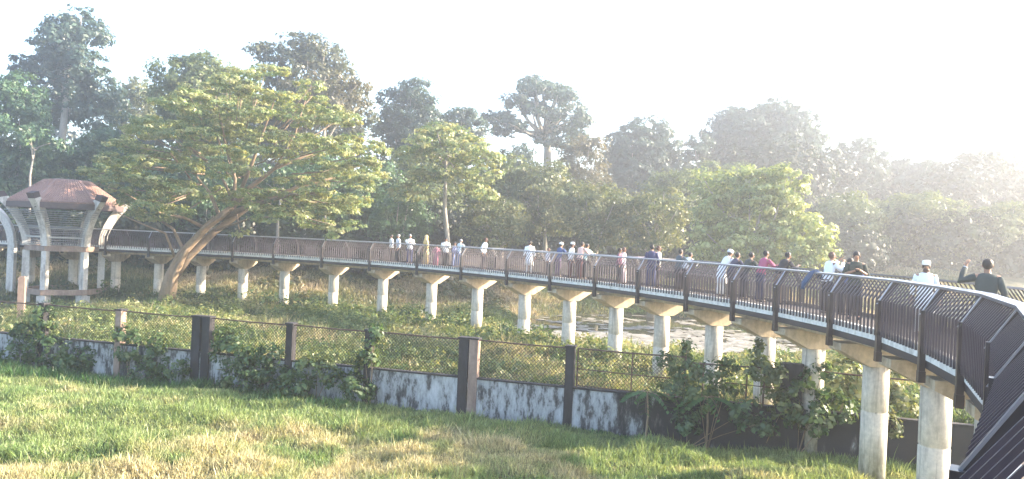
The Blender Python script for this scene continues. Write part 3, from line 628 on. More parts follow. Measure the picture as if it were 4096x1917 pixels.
# ------------------------------------------------------------ the leaning shade tree in front of the walkway
BY = 46.0
def pp(px, py, dy=0): return at(px, py, BY + dy)
trk = [pp(665, 1205), pp(685, 1130), pp(735, 1030), pp(830, 930, -.3), pp(930, 860, -.6)]
o = empty('shade_tree', trk[0]); tag(o, 'wide leaning shade tree with feathery layered crown beside the pavilion', 'tree')
mb = MB(); g = gz(trk[0].x, BY); trk[0].z = min(trk[0].z, g - .1)
mb.tube(trk, [.50, .33, .25, .20, .15], 12, .16)
for dx_, r_ in ((.22, .16), (-.24, .15), (.05, .14)): mb.tube([q + Vector((dx_ * (1 - .1 * i_), -.18, .10 * i_ * (1 if dx_ > 0 else -1) * .5)) for i_, q in enumerate(trk)], [r_ * 1.4, r_ * 1.0, r_ * .85, r_ * .7, r_ * .5], 8, .2)
mb.tube([pp(690, 1140, .3), pp(755, 1050, .4), pp(860, 950, .5), pp(1000, 850, .9), pp(1200, 770, 1.5), pp(1400, 720, 2)], [.30, .26, .22, .17, .11, .05], 8, .08)
LB = [([(900, 890), (980, 790), (1100, 700), (1250, 640)], .22, -.5), ([(880, 900), (1000, 850), (1150, 810), (1340, 790)], .2, -2), ([(880, 900), (840, 800), (790, 740), (760, 650)], .13, 1),
      ([(930, 860), (940, 740), (900, 600), (860, 450)], .14, 1.5), ([(930, 860), (1000, 700), (1050, 560), (1100, 420)], .14, -1.5), ([(820, 940), (740, 900), (640, 880), (540, 800)], .12, -2),
      ([(730, 1020), (690, 940), (600, 880), (500, 860)], .12, 2), ([(700, 1060), (660, 960), (560, 920), (470, 880)], .09, -1), ([(940, 850), (880, 720), (760, 620), (650, 560)], .11, 3), ([(760, 740), (680, 640), (560, 620)], .07, -2.5),
      ([(1100, 700), (1180, 560), (1220, 430)], .09, -.5), ([(860, 950), (1000, 900), (1180, 890), (1330, 930)], .08, -3), ([(640, 880), (480, 790), (340, 750)], .05, -2)]
for P, r, dy in LB:
    pts = [pp(x, y, dy * (i / (len(P) - 1)) * 1.6) for i, (x, y) in enumerate(P)]; mb.tube(pts, [r * (1 - .75 * i / (len(P) - 1)) for i in range(len(P))], 7, .08)
rg = random.Random(5); lob = []
def inside(x, y): return True
ROWS = [(330, 880, 1130), (390, 760, 1250), (450, 640, 1340), (510, 600, 1400), (570, 560, 1450), (630, 500, 1490), (690, 470, 1500), (745, 500, 1500), (800, 560, 1460), (850, 600, 1420)]
for y, x0, x1 in ROWS:
    x = x0 + rg.uniform(0, 40)
    while x < x1:
        for dy in (rg.uniform(-5, -1.2), rg.uniform(-.5, 4)):
            if y > 720 and 760 < x < 1180 and dy < 0 and rg.random() < .75: continue
            if y > 640 and rg.random() < .28: continue
            w = rg.uniform(38, 70); lob.append((x + rg.uniform(-25, 25), y + rg.uniform(-26, 26), w, w * .30, dy))
        x += rg.uniform(75, 105)
lob += [(300, 705, 38, 14, -1), (350, 722, 40, 14, -1), (420, 745, 45, 16, -1), (480, 785, 45, 18, -1), (520, 840, 45, 18, 0), (560, 885, 50, 22, 1), (640, 905, 45, 18, 1), (390, 720, 45, 18, 0), (700, 880, 60, 20, 1), (560, 800, 60, 24, -3), (620, 830, 60, 22, -3), (520, 730, 60, 24, -3),
        (560, 540, 60, 22, 2), (500, 600, 60, 22, 1), (450, 660, 55, 20, 0), (420, 700, 50, 18, 1), (520, 680, 60, 22, -2), (480, 740, 55, 20, -2), (1180, 900, 70, 20, -3), (1260, 925, 60, 18, -3.2), (1340, 945, 50, 18, -3.2), (1410, 930, 45, 16, -3), (1120, 870, 70, 20, -2), (1060, 900, 45, 16, -3), (1370, 880, 60, 22, -1), (1290, 870, 60, 22, -2), (1340, 975, 30, 12, -3.3), (1440, 770, 55, 22, -1), (1490, 740, 55, 22, 0), (1420, 830, 50, 22, -2), (1450, 690, 60, 22, -1), (960, 960, 30, 12, -1)]
L3 = []
for x, y, w, h, dy in lob:
    c = pp(x, y, dy); L3.append(((c.x, c.y, c.z), (w / FPX * BY * 1.15, w / FPX * BY * 1.15, h / FPX * BY * 1.2)))
    if rg.random() < .4:
        s_ = pp(x * .55 + 930 * .45, y * .6 + 760 * .4, dy * .4); mb.tube([s_, (s_ + c) / 2 + Vector((0, 0, -.15)), c], [.05, .035, .015], 5)
t = mb.build('trunk', BARK, None, True)
cr_ = link('crown', crown_mesh('crown', L3, .155, PAL['feather'], cover=1.2, cr=.42, per=56, seed=3, flat=.35, upn=1.1, asp=.5), LEAF)
for ch in (t, cr_): ch.parent = o; ch.matrix_parent_inverse = Matrix.Translation(-trk[0])

# ------------------------------------------------------------ trees of the wood
wood = 'trees of the wood beyond the footbridge'
# tall tree at upper left
L = dome(290, 45, 130, 330, 75, 16, .45, 1) + dome(200, 200, 150, 520, 76, 16, .36, 2) + dome(380, 280, 110, 560, 76, 12, .42, 3) + dome(110, 190, 75, 330, 75, 5, .5, 4)
L = [q for q in L if rg.random() < .93]
tree('tall_tree', 'tallest tree at upper left, blue-green crown on a pale straight trunk', 75, L, 'blue', trunk=[at(215, 950, 74), at(240, 640, 74), at(262, 420, 74.5), at(285, 200, 75)], r0=.45, leaf=.36, seed=1, group=wood, cover=1.5, limbs=14)
T_ = [ # name,label, px, top, half, bot, Y, n, lobe, pal, seed
 ('broadleaf_tree', 'bushy dark green tree cut off by the left edge of the photo', 50, 265, 150, 860, 63, 26, .42, 'deep', 5, .32),
 ('broadleaf_tree', 'dark bushy tree behind the pavilion roof at far left', 150, 560, 170, 1000, 66, 20, .45, 'deep', 6, .32),
 ('broadleaf_tree', 'dark tree behind the gap between the tallest tree and the shade tree', 430, 470, 150, 930, 68, 22, .42, 'deep', 7, .32),
 ('broadleaf_tree', 'small hazy round tree on the skyline right of the tallest tree', 535, 300, 95, 560, 88, 12, .45, 'warm', 8, .36),
 ('broadleaf_tree', 'green domed tree rising just behind the shade tree crown', 810, 190, 200, 620, 66, 26, .4, 'mid', 9, .32),
 ('broadleaf_tree', 'dark tree low behind the left branches of the shade tree', 560, 560, 160, 980, 64, 20, .45, 'deep', 10, .32),
 ('broadleaf_tree', 'dark tree behind the trunk fork of the shade tree', 860, 600, 190, 1000, 64, 20, .45, 'deep', 11, .32),
 ('broadleaf_tree', 'dark tree behind the right half of the shade tree', 1220, 620, 190, 1010, 66, 22, .45, 'deep', 12, .32),
 ('broadleaf_tree', 'shaded tree in the gap right of the shade tree', 1480, 640, 140, 1010, 68, 18, .45, 'deep', 13, .32),
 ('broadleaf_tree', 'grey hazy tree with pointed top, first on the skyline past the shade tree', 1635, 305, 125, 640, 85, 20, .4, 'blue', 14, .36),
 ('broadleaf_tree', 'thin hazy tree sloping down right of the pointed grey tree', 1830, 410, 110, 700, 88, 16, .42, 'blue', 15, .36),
 ('broadleaf_tree', 'dark shrubby tree just behind the walkers in white at left of centre', 1600, 760, 120, 1010, 60, 14, .45, 'deep', 16, .28),
 ('broadleaf_tree', 'round tree right of the slender umbrella tree', 2010, 620, 130, 960, 66, 20, .42, 'mid', 17, .3),
 ('broadleaf_tree', 'low dense tree behind the man in a long white shirt', 1980, 790, 130, 1010, 59, 18, .42, 'warm', 18, .26),
 ('broadleaf_tree', 'leafy tree below the flat-topped giant', 2180, 640, 150, 980, 64, 24, .4, 'warm', 19, .28),
 ('broadleaf_tree', 'small dark round tree tucked under the left limb of the flat-topped giant', 2070, 570, 75, 760, 86, 8, .5, 'blue', 20, .34),
 ('broadleaf_tree', 'brownish hazy tree under the right limbs of the flat-topped giant', 2330, 520, 110, 850, 80, 16, .42, 'brown', 21, .32),
 ('broadleaf_tree', 'sunlit bushy tree right of centre above the railing', 2400, 720, 150, 1020, 58, 24, .38, 'warm', 22, .26),
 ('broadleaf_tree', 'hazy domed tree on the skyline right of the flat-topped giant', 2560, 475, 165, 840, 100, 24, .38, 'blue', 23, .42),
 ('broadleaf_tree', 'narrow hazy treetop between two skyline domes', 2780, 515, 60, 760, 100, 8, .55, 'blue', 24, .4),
 ('broadleaf_tree', 'low sunlit bush-like tree left of the bright round tree', 2620, 760, 120, 1040, 56, 18, .42, 'warm', 25, .26),
 ('broadleaf_tree', 'greenish grey tree behind the left shoulder of the bright round tree', 2700, 650, 130, 960, 72, 16, .42, 'mid', 26, .32),
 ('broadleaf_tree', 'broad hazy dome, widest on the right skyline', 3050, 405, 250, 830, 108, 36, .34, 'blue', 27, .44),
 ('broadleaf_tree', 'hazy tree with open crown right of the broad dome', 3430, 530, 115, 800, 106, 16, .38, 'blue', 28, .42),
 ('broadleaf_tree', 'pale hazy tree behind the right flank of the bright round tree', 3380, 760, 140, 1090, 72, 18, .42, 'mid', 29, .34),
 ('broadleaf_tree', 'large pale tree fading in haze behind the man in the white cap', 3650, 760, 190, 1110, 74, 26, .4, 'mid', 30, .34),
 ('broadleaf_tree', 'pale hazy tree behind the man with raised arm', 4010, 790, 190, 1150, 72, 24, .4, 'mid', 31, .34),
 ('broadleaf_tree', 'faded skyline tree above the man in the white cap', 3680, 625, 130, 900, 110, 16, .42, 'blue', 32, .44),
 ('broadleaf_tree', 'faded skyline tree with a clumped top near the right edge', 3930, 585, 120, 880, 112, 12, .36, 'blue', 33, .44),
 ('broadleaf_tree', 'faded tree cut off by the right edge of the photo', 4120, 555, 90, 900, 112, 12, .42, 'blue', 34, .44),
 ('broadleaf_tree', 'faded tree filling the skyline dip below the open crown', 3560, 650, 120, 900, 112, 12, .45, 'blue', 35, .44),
 ('broadleaf_tree', 'dim tree in the second rank left of centre', 1700, 600, 160, 960, 76, 18, .45, 'mid', 36, .34),
 ('broadleaf_tree', 'dim tree in the second rank beneath the broad dome', 2900, 640, 170, 1000, 80, 18, .45, 'mid', 37, .36),
 ('broadleaf_tree', 'dim tree in the second rank right of the bright round tree', 3520, 790, 120, 1060, 84, 12, .45, 'mid', 38, .36)]
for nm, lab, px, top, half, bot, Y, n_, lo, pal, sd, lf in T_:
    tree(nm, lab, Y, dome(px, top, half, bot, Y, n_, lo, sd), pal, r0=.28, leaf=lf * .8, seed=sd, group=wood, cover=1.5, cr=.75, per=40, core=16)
# big grey tree above the shade tree
L = dome(1230, 105, 190, 560, 76, 22, .36, 41) + dome(1410, 280, 90, 640, 76, 10, .45, 42) + dome(1035, 155, 50, 250, 76, 4, .6, 43) + dome(1100, 330, 120, 600, 75, 10, .45, 44)
tree('tall_tree', 'high grey-green tree rising behind the top of the shade tree', 76, L, [(.05, .065, .045), (.08, .10, .055), (.14, .13, .08)], base=(at(1200, 900, 76).x, 76), r0=.42, leaf=.34, seed=40, group=wood, cover=1.4, limbs=14)
L = dome(1300, 270, 180, 520, 68, 14, .42, 46)
tree('broadleaf_tree', 'russet-tinted tree crown at the upper right of the shade tree', 68, L, 'brown', r0=.3, leaf=.3, seed=45, group=wood, cover=1.3)
# slender umbrella tree
L = []
for x, y, w, h in ((1780, 530, 110, 32), (1700, 570, 90, 28), (1860, 580, 110, 30), (1640, 620, 70, 26), (1760, 620, 100, 28), (1900, 640, 110, 28), (1680, 690, 80, 26), (1820, 690, 90, 26), (1950, 700, 80, 26), (1640, 760, 70, 20), (1590, 790, 50, 16), (1700, 770, 50, 18), (1860, 750, 60, 22), (1930, 770, 60, 22), (1760, 700, 70, 24)):
    for dy in (-2.4, 0, 2.6):
        c = at(x + rg.uniform(-30, 30), y + rg.uniform(-15, 15), 56 + dy + rg.uniform(-1, 1)); L.append(((c.x, c.y, c.z), (w / FPX * 56 * .8, w / FPX * 56 * .8, h / FPX * 56 * 1.2)))
tree('umbrella_tree', 'slender umbrella-crowned tree behind the walkers at left of centre', 56, L, 'feather', trunk=[at(1800, 1120, 56), at(1790, 950, 56), at(1778, 830, 56), at(1782, 720, 56), at(1785, 600, 56)], r0=.2, leaf=.22, seed=47, group=wood, cover=1.1, cr=.5, per=32, flat=.35, upn=1.0, limbs=16)
# flat-topped giant
L = []
for x, y, w, h in ((2140, 345, 80, 30), (2230, 370, 80, 32), (2060, 400, 60, 30), (2290, 420, 60, 35), (2000, 480, 75, 38), (2070, 500, 60, 26), (2140, 430, 70, 36), (2210, 460, 60, 30), (2270, 500, 80, 38), (2330, 470, 50, 40), (1965, 470, 40, 24), (2180, 560, 60, 36), (2260, 570, 60, 30), (2010, 530, 50, 20), (2310, 540, 50, 34), (2330, 600, 45, 34), (2160, 360, 90, 24)):
    for dy in (-3.5, 3.5):
        c = at(x + rg.uniform(-14, 14), y + rg.uniform(-8, 8), 100 + dy * rg.uniform(.3, 1.3)); L.append(((c.x, c.y, c.z), (w / FPX * 100 * .85, w / FPX * 100 * .9, h / FPX * 100 * .95)))
tree('flat_topped_tree', 'giant with flat layered crown and bare forked limbs against the sky', 100, L, 'blue', trunk=[at(2185, 900, 100), at(2188, 700, 100), at(2190, 600, 100), at(2175, 520, 100)], r0=.75, leaf=.40, seed=48, group=wood, cover=1.5, cr=.8, per=26, limbs=22)
# bright round tree
L = dome(3060, 650, 150, 900, 50, 20, .4, 51) + dome(2860, 660, 100, 900, 51, 10, .45, 52) + dome(3180, 850, 190, 1110, 49, 26, .36, 53) + dome(2920, 860, 180, 1100, 50, 22, .38, 54)
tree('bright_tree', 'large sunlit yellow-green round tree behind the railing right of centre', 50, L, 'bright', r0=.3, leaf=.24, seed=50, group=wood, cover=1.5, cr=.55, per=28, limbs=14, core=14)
# far wood that closes the view behind
L = []
rr = np.random.default_rng(9)
for k in range(150):
    px = rr.uniform(-500, 4600); prof = np.interp(px, [-500, 0, 600, 1500, 1900, 2050, 2300, 2450, 3000, 3600, 4096, 4600], [420, 440, 420, 480, 660, 700, 700, 600, 560, 690, 660, 640])
    py = rr.uniform(prof + 60, 1010); Y = rr.uniform(92, 124); c = at(px, py, Y); r = rr.uniform(2.4, 4.6); L.append(((c.x, c.y, c.z), (r * 1.3, r, r)))
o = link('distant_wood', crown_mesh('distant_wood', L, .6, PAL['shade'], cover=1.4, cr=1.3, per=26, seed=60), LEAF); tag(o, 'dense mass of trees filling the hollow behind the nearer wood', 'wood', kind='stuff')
L = []
for k in range(260):
    px = rr.uniform(-500, 4500); Y = rr.uniform(66, 84); x = (px - 2048) / FPX * Y; z = gz(x, Y); r = rr.uniform(1.3, 2.6); L.append(((x, Y, z + rr.uniform(.5, 4.5)), (r * 1.4, r, r * 1.1)))
for k in range(150):
    Y = rr.uniform(56, 66); x = rr.uniform(-46, -9); z = gz(x, Y); r = rr.uniform(.8, 1.8); L.append(((x, Y, z + rr.uniform(.2, 2.6)), (r * 1.4, r, r * 1.1)))
o = link('undergrowth', crown_mesh('undergrowth', L, .42, PAL['shade'], cover=1.4, cr=.9, per=28, seed=61), LEAF); tag(o, 'undergrowth, shade painted into its leaves, along the foot of the wood', 'undergrowth', kind='stuff')
# bare pale trunks standing in the shade behind the railing
for px, top, r, Y, lab in ((1110, 870, .17, 57, 'thickest bare pale trunk behind the railing under the shade tree'), (1218, 850, .13, 60, 'reddish bare trunk between two pale ones behind the railing'), (1301, 830, .12, 60, 'thin bare trunk at the right under the shade tree branches'), (120, 700, .14, 60, 'straight bare trunk above the pavilion roof at far left'), (830, 1000, .12, 55, 'leaning pale trunk on the bank beneath the footbridge')):
    a1 = at(px, top, Y); g = gz(a1.x, Y) - .1; tr = [Vector((a1.x - .1, Y, g)), Vector((a1.x + .1, Y, (g + a1.z) / 2)), Vector((a1.x, Y, a1.z)), Vector((a1.x + .3, Y, a1.z + 2.2))]
    c = Vector((a1.x + .3, Y + .5, a1.z + 2.8)); L = [((c.x + rg.uniform(-1.2, 1.2), c.y + rg.uniform(-1, 1), c.z + rg.uniform(-.4, 1)), (1.2, 1.2, .7)) for _ in range(5)]
    tree('slim_tree', lab, Y, L, 'deep', trunk=tr, r0=r, leaf=.26, seed=int(px), group='slim trees on the bank', cover=.8)

# ------------------------------------------------------------ people
SK = plain('skin', (.30, .17, .11), .55, 0, .08, 20); HAIR = plain('dark_hair', (.02, .016, .015), .6, 0, .2, 40); BRH = plain('brown_hair', (.09, .04, .025), .6, 0, .2, 40); GRH = plain('grey_hair', (.25, .25, .26), .7, 0, .2, 40)
_mc = {}
def cloth(c):
    if c not in _mc: _mc[c] = plain('cloth', c, .9, 0, .10, 12)
    return _mc[c]
EYEM = plain('eye', (.03, .02, .02), .3); SHOE = plain('shoe', (.05, .04, .04), .6); PHONE = plain('phone', (.02, .02, .025), .2)
def dirv(a_): return Vector((math.sin(a_), -math.cos(a_)))
def person(label, loc, face, H, pose='stand', top=(.7, .7, .72), bot=(.03, .03, .05), hair=HAIR, head=None, headc=(.8, .8, .8), kurta=False, group=None, beard=False, lean=None, sleeve=True, turn=0, skirt=False):
    """local frame: faces -Y, feet at z 0, built at 1.7 m and scaled"""
    s = H / 1.7; root = empty('person', loc, face); root.scale = (s, s, s); tag(root, label, 'person', group)
    le = math.radians({'lean': 24, 'stand': 3, 'phone': 6, 'raise': 2, 'wave': 8, 'reach': 20}[pose] if lean is None else lean)
    Rl = Matrix.Rotation(le, 3, 'X'); piv = Vector((0, 0, .93))
    up = lambda x, y, z: piv + Rl @ (Vector((x, y, z)) - piv)
    E = dict(stand=(((.25, .03, 1.14), (.27, -.06, .90)), ((-.25, .03, 1.14), (-.27, -.06, .90))), lean=(((.25, -.42, 1.10), (.10, -.60, 1.21)), ((-.25, -.42, 1.10), (-.12, -.60, 1.21))),
             phone=(((.27, -.04, 1.12), (.07, -.28, 1.24)), ((-.27, -.04, 1.12), (-.06, -.29, 1.22))), **{'raise': (((.40, -.02, 1.30), (.33, -.14, 1.55)), ((-.26, .04, 1.13), (-.24, -.12, .92)))},
             wave=(((.27, -.25, 1.26), (.12, -.42, 1.48)), ((-.22, -.28, 1.2), (-.02, -.45, 1.42))), reach=(((.28, -.35, 1.18), (.45, -.62, 1.20)), ((-.25, -.4, 1.12), (-.1, -.6, 1.2))))[pose]
    V = []; Ed = []; Rd = []
    def v(p, rx, ry=None, par=None):
        V.append(Vector(p)); Rd.append((rx, ry or rx)); 
        if par is not None: Ed.append((par, len(V) - 1))
        return len(V) - 1
    pel = v((0, 0, .95), .135, .10); sp = v(up(0, 0, 1.12), .12, .085, pel); ch = v(up(0, 0, 1.30), .145, .10, sp); nb_ = v(up(0, 0, 1.42), .085, .07, ch); nk = v(up(0, .005, 1.475), .052, .052, nb_)
    hr = le * .45; Hc = up(0, .0, 1.475); Rh = Matrix.Rotation(hr, 3, 'X') @ Matrix.Rotation(turn, 3, 'Z')
    hp = lambda x, y, z: Hc + Rh @ Vector((x, y, z))
    jw = v(hp(0, -.02, .05), .055, .062, nk); hd = v(hp(0, -.012, .125), .072, .088, jw); v(hp(0, 0, .175), .062, .078, hd)
    for sg, (el, wr) in ((1, E[0]), (-1, E[1])):
        sh = v(up(sg * .185, 0, 1.40), .058, None, ch); e_ = v(el, .042, None, sh); w_ = v(wr, .027, None, e_); d = (Vector(wr) - Vector(el)).normalized()
        sd = d.cross(Vector((0, 0, 1))).normalized() if abs(d.z) < .95 else Vector((1, 0, 0)); pm = v(Vector(wr) + d * .06, .032, .018, w_)
        for q, (off, ln) in enumerate(((-.028, .065), (-.010, .08), (.010, .075), (.027, .058))):
            f0 = v(Vector(wr) + d * .10 + sd * off, .0095, None, pm); v(Vector(wr) + d * (.10 + ln) + sd * off * 1.2 + Vector((0, -.01, -.022)), .008, None, f0)
        th = v(Vector(wr) + d * .05 - sd * .042 * sg, .011, None, pm); v(Vector(wr) + d * .085 - sd * .058 * sg, .009, None, th)
        hpv = v((sg * .09, 0, .90), .085, .085, pel); kn = v((sg * .10, -.015, .50), .058, None, hpv); ak = v((sg * .105, .02, .09), .038, None, kn); v((sg * .115, -.12, .04), .035, .028, ak)
    me = bpy.data.meshes.new('b'); me.from_pydata(V, Ed, []); b_ = bpy.data.objects.new('b', me); COL.objects.link(b_); b_.modifiers.new('s', 'SKIN'); b_.modifiers.new('u', 'SUBSURF').levels = 1
    for i, sv in enumerate(me.skin_vertices[0].data): sv.radius = Rd[i]; sv.use_root = (i == 0)
    dg = bpy.context.evaluated_depsgraph_get(); nm = bpy.data.meshes.new_from_object(b_.evaluated_get(dg)); bpy.data.objects.remove(b_)
    nm.polygons.foreach_set('use_smooth', [True] * len(nm.polygons)); body = link('body', nm, SK, root)
    def ering(c, rx, ry, R=None, n=16):
        return [Vector(c) + (R @ Vector((rx * math.cos(t), ry * math.sin(t), 0)) if R else Vector((rx * math.cos(t), ry * math.sin(t), 0))) for t in [2 * math.pi * k / n for k in range(n)]]
    # shirt with sleeves
    mb = MB(); rr_ = []
    z0 = .86
    for z, rx, ry in ((z0, .175, .135), (1.0, .168, .13), (1.14, .162, .125), (1.28, .182, .132), (1.37, .192, .12), (1.425, .15, .10), (1.455, .075, .07)):
        rr_.append(ering(up(0, 0, z) if z > .93 else (0, 0, z), rx, ry, Rl))
    if kurta or skirt:
        lz = .45 if kurta else .08
        rr_ = [ering((0, 0, lz), .23, .19), ering((0, 0, .68), .20, .16)] + rr_
    mb.loft(rr_)
    for sg, (el, wr) in ((1, E[0]), (-1, E[1])):
        a_ = up(sg * .165, 0, 1.385); pts = [a_, Vector(a_).lerp(Vector(el), .5), Vector(el)]; rs = [.075, .064, .058]
        if sleeve: pts += [Vector(el).lerp(Vector(wr), .5), Vector(el).lerp(Vector(wr), .93)]; rs += [.05, .042]
        mb.tube(pts, rs, 10)
    mb.build('long_shirt' if kurta else ('dress' if skirt else 'shirt'), cloth(top), root, True)
    mb = MB()
    if not skirt:
        mb.loft([ering((0, 0, .80), .172, .13), ering((0, 0, .95), .168, .128)])
        for sg in (1, -1): mb.tube([(sg * .085, 0, .90), (sg * .092, -.005, .70), (sg * .10, -.015, .50), (sg * .103, .01, .28), (sg * .106, .02, .075)], [.105, .092, .078, .07, .066], 10)
        mb.build('trousers', cloth(bot), root, True)
    mb = MB()
    for sg in (1, -1): mb.ell((sg * .112, -.05, .035), (.05, .135, .04), 10, 6)
    for _ in (0,): mb.build('shoes', SHOE, root, True)
    c = hp(0, 0, .125)
    # face
    mb = MB(); mb.ell(hp(0, -.105, .105), (.013, .02, .026), 8, 6, M=Rh); mb.build('nose', SK, root, True)
    for sg in (1, -1):
        mb = MB(); mb.ell(hp(sg * .032, -.092, .135), (.013, .008, .008), 8, 5, M=Rh); mb.build('eye', EYEM, root, True)
        mb = MB(); mb.ell(hp(sg * .078, .0, .115), (.012, .02, .032), 8, 6, M=Rh); mb.build('ear', SK, root, True)
    mb = MB(); mb.ell(hp(0, -.092, .062), (.024, .01, .007), 8, 5, M=Rh); mb.build('mouth', cloth((.2, .07, .06)), root, True)
    if beard: mb = MB(); mb.ell(hp(0, -.055, .035), (.068, .062, .06), 12, 8, M=Rh); mb.build('beard', BRH, root, True)
    if head == 'scarf':
        mb = MB(); R_ = [ering(up(0, -.01, 1.22), .22, .16, Rl), ering(up(0, 0, 1.36), .21, .14, Rl), ering(up(0, 0, 1.43), .13, .11, Rl), ering(hp(0, .005, .06), .092, .098, Rh), ering(hp(0, .012, .14), .098, .108, Rh), ering(hp(0, .02, .20), .075, .085, Rh), ering(hp(0, .02, .235), .02, .03, Rh)]
        mb.loft(R_); mb.build('headscarf', cloth(headc), root, True)
        mb = MB(); mb.ell(hp(0, -.075, .115), (.052, .03, .065), 12, 8, M=Rh); mb.build('face', SK, root, True)
    else:
        mb = MB(); mb.ell(hp(0, .016, .14), (.086, .100, .100), 14, 8, 0, math.pi * .73, M=Rh @ Matrix.Rotation(-.72, 3, 'X')); mb.build('hair', hair, root, True)
        if head == 'cap':
            mb = MB(); mb.loft([ering(hp(0, .0, .155), .089, .106, Rh), ering(hp(0, 0, .20), .090, .107, Rh), ering(hp(0, 0, .245), .086, .102, Rh), ering(hp(0, 0, .262), .06, .07, Rh), ering(hp(0, 0, .266), .01, .01, Rh)]); mb.build('cap', cloth(headc), root, True)
        if head == 'turban': mb = MB(); mb.ell(hp(0, .01, .18), (.105, .12, .085), 14, 8, M=Rh); mb.build('cap', cloth(headc), root, True)
    return root, E, s
def deckpt(px, off, Yhint, py=None):
    """the point of the deck at this offset from the near railing that lies on the sight line of column px"""
    best = None; u, _ = uv(px, 1000 if py is None else py)
    for s_ in np.arange(sl_[0] + 2, sl_[-1] - 2, .05):
        p = along(s_) + inward(s_) * off; e_ = abs(p[0] * FPX / max(p[1], .5) - u) + abs(p[1] - Yhint) * .6
        if p[1] > 2 and (best is None or e_ < best[0]): best = (e_, p, s_)
    return best[1], best[2]
def facing(v): return math.atan2(v[0], -v[1])
NAVY = (.03, .04, .12); WHT = (.78, .80, .84); DK = (.025, .022, .03)
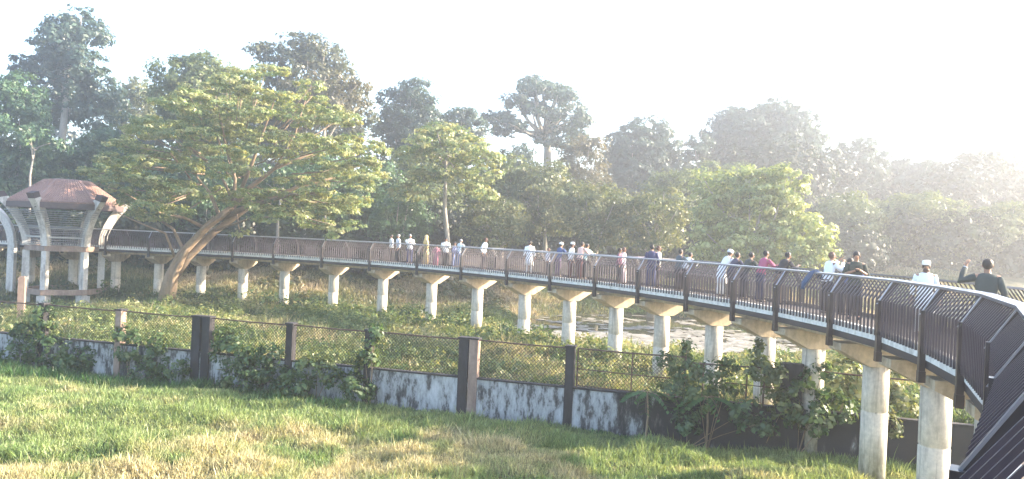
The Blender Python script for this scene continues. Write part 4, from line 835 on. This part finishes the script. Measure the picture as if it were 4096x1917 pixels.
# px, head-top py, offset, depth hint, facing mode, pose, kwargs, label
PEO = [
 (1567, 939, 1.2, 42.5, 'l', 'stand', dict(top=WHT, bot=DK, turn=.2), 'person in white shirt and dark trousers, leftmost of the walkers'),
 (1594, 938, 1.5, 42.5, 'l', 'stand', dict(top=(.5, .58, .72), bot=DK, hair=GRH), 'person in pale blue shirt walking close behind the leftmost walker'),
 (1638, 938, 1.1, 42, 'c', 'phone', dict(top=WHT, bot=NAVY, hair=GRH), 'grey-haired person in white shirt holding something before the chest'),
 (1706, 941, 1.0, 41, 'l', 'stand', dict(top=(.55, .42, .20), skirt=True, head='scarf', headc=(.72, .52, .22)), 'person in yellow headscarf and long yellow dress'),
 (1745, 978, 1.2, 41, 'c', 'stand', dict(top=(.42, .16, .24), skirt=True), 'small child in a pink dress beside the yellow headscarf'),
 (1781, 951, 1.0, 40, 'c', 'phone', dict(top=WHT, bot=DK), 'person in white shirt facing the camera in front of the slender trunk'),
 (1816, 968, 1.5, 40, 'r', 'stand', dict(top=(.09, .12, .25), bot=(.12, .18, .38)), 'shorter person in blue clothes left of one in a light blue shirt'),
 (1834, 958, 1.75, 40, 'f', 'reach', dict(top=(.55, .68, .78), bot=(.2, .25, .4), hair=GRH), 'person in light blue shirt stretching an arm along the far rail'),
 (1933, 952, 1.5, 38.5, 'r', 'stand', dict(top=WHT, bot=DK, hair=BRH, lean=12), 'person in white shirt standing alone, looking to the right'),
 (2118, 964, 1.6, 35.5, 'a', 'stand', dict(top=(.85, .87, .9), bot=(.7, .7, .7), kurta=True), 'person in a long white shirt seen from behind, standing alone'),
 (2192, 992, 1.5, 34.5, 'r', 'stand', dict(top=(.6, .6, .65), bot=DK, hair=BRH), 'short person with reddish hair left of the white-capped pair'),
 (2234, 972, 1.75, 34, 'f', 'lean', dict(top=(.05, .09, .22), bot=(.10, .07, .14), head='turban', headc=WHT, lean=16), 'person in blue shirt and round white cap leaning on the far rail'),
 (2285, 969, 1.5, 33, 'r', 'stand', dict(top=WHT, bot=(.09, .03, .03), head='cap', headc=(.9, .9, .9), lean=6), 'person in white shirt and white cap, standing upright in the middle group'),
 (2318, 968, 1.6, 32.5, 'f', 'lean', dict(top=(.72, .50, .44), bot=(.09, .03, .03), lean=14), 'person in a beige-pink shirt in the middle group'),
 (2334, 976, 1.85, 32.3, 'f', 'reach', dict(top=(.55, .75, .75), bot=DK, lean=20), 'person in pale cyan shirt reaching along the rail'),
 (2478, 992, 1.2, 29.5, 'r', 'stand', dict(top=(.15, .06, .10), bot=DK), 'child in dark top in front of a patterned-dressed person'),
 (2492, 990, 1.5, 29.5, 'r', 'stand', dict(top=(.65, .55, .60), skirt=True, hair=BRH), 'short person in a pale patterned dress with brown hair'),
 (2608, 980, 1.2, 27, 'a', 'stand', dict(top=(.045, .05, .12), bot=NAVY), 'person in navy shirt seen from behind, taller of the close pair'),
 (2632, 984, 1.7, 27, 'r', 'stand', dict(top=(.7, .66, .6), bot=DK, hair=BRH), 'person in cream top just behind the navy shirt'),
 (2713, 998, 1.4, 25.5, 'f', 'lean', dict(top=(.06, .09, .11), bot=DK, lean=10), 'person in dark teal top by the railing right of the navy shirt'),
 (2738, 1012, 1.8, 25.5, 'f', 'lean', dict(top=WHT, bot=DK, lean=30), 'person in white bending low behind the dark teal top'),
 (2889, 1004, 1.72, 23.2, 'f', 'lean', dict(top=(.85, .87, .92), bot=(.8, .8, .8), kurta=True, head='turban', headc=WHT, lean=34), 'person in long white shirt and white cap bending over the far rail'),
 (2927, 1012, 1.72, 22.5, 'f', 'lean', dict(top=(.04, .04, .08), bot=DK, lean=26), 'person in dark navy leaning on the far rail next to the bending white cap'),
 (2980, 1012, 1.7, 21.8, 'f', 'lean', dict(top=(.045, .055, .05), bot=DK, lean=28), 'person in a dark green jacket leaning with elbows spread'),
 (3043, 1004, 1.65, 21, 'f', 'lean', dict(top=(.40, .09, .17), bot=(.03, .03, .08), lean=18), 'person in a pink and blue jersey'),
 (3116, 1012, 1.72, 20, 'f', 'reach', dict(top=(.025, .022, .028), bot=(.2, .14, .1), lean=32), 'person in a black shirt leaning far out with an arm along the rail'),
 (3310, 1010, 1.45, 18, 'fr', 'wave', dict(top=(.78, .82, .88), bot=DK, hair=BRH, lean=12), 'person in white shirt holding both hands up before the face'),
 (3374, 1034, 1.75, 17.5, 'f', 'lean', dict(top=(.07, .10, .24), bot=DK, lean=22), 'person in blue denim shirt leaning between the white shirt and the olive shirt'),
 (3422, 1007, 1.35, 16.6, 'c', 'phone', dict(top=(.045, .055, .045), bot=DK, sleeve=False), 'person in a dark olive tee facing the camera with both hands on a phone'),
 (3703, 1043, 1.15, 13.8, 'c', 'stand', dict(top=(.85, .88, .95), bot=WHT, kurta=True, head='cap', headc=(.9, .91, .93), beard=True), 'bearded person in white long shirt and tall white cap facing the camera'),
 (3950, 1037, .95, 11.0, 'a', 'raise', dict(top=(.045, .06, .06), bot=DK), 'person in dark grey-green top seen from behind, left arm raised')]
for px, py, off, Yh, fm, pose, kw, lab in PEO:
    p, s_ = deckpt(px, off, Yh, py + 40); Y = p[1]; x = p[0]
    u, v_ = uv(px, py); top_z = EYE - v_ / FPX * Y
    le = kw.get('lean', {'lean': 24, 'stand': 3, 'phone': 6, 'raise': 2, 'wave': 8, 'reach': 20}[pose]); hz = .93 + .77 * math.cos(math.radians(le)) + (.03 if kw.get('head') == 'cap' else 0)
    H = max(1.0, min(1.84, top_z / hz * 1.7)); inn = inward(s_); tcam = -np.array([x, Y]) / math.hypot(x, Y)
    fv = {'l': np.array([-.9, -.35]), 'r': np.array([.9, -.3]), 'c': tcam + np.array([.1, 0]), 'f': inn, 'a': -tcam, 'fr': inn * .6 + np.array([.6, .1])}[fm]
    root, E_, sc_ = person(lab, (x, Y, 0), facing(fv), H, pose, **kw)
    if fm == 'c' and 'olive' in lab:
        mb = MB(); mb.box((0, -.37, 1.26), (.038, .006, .07), 0); q = mb.build('phone', PHONE); q.matrix_world = Matrix.Translation(root.location) @ Matrix.Rotation(root.rotation_euler.z, 4, 'Z') @ Matrix.Scale(sc_, 4)
        mb2 = MB(); tag(q, 'dark phone in the hands of the olive tee wearer', 'phone')
    if pose == 'raise':
        mb = MB(); w_ = Vector((.342, -.115, 1.50)); mb.tube([w_, w_ + Vector((-.015, -.02, .045))], .038, 12); mb.build('wristwatch', plain('watch', (.7, .72, .75), .3, .5), root)
# jacket slung over the railing
p, s_ = deckpt(3245, .18, 18.5, 1100); inn = inward(s_); t = np.array([-inn[1], inn[0]]); base = along(s_)
mb = MB(); R_ = []
for j, (o_, z) in enumerate(((.42, 1.02), (.40, 1.12), (.32, 1.215), (.22, 1.20), (.12, 1.04), (.04, .92), (-.02, .82), (-.04, .74))):
    w = .11 + .04 * math.sin(j * 1.7); R_.append([(base[0] + inn[0] * (o_ + d_ + .02 * math.sin(7 * q + j)) + t[0] * q * w, base[1] + inn[1] * (o_ + d_ + .02 * math.sin(7 * q + j)) + t[1] * q * w, z + d_ * .3 + .02 * math.cos(5 * q + j)) for q, d_ in [(-1, 0), (-.6, 0), (-.2, 0), (.2, 0), (.6, 0), (1, 0), (1, -.035), (.5, -.035), (0, -.035), (-.5, -.035), (-1, -.035)]])
mb.loft(R_); tag(mb.build('jacket', plain('blue_green_cloth', (.035, .07, .14), .9, 0, .7, 9), None, True), 'blue and green jacket slung over the near handrail', 'jacket')

# ------------------------------------------------------------ haze
mb = MB(); mb.box((0, 120, 13.2), (292, 172, 18.6)); hz_ = mb.build('haze', None)
m = bpy.data.materials.new('haze_air'); m.use_nodes = True; n = m.node_tree.nodes; n.clear(); out = n.new('ShaderNodeOutputMaterial'); pv = n.new('ShaderNodeVolumePrincipled')
pv.inputs['Color'].default_value = (.88, .92, .98, 1); pv.inputs['Density'].default_value = .0024; pv.inputs['Anisotropy'].default_value = .6
m.node_tree.links.new(pv.outputs[0], out.inputs['Volume']); hz_.data.materials.append(m); tag(hz_, 'thin morning haze over the meadow and wood', 'haze', kind='stuff')
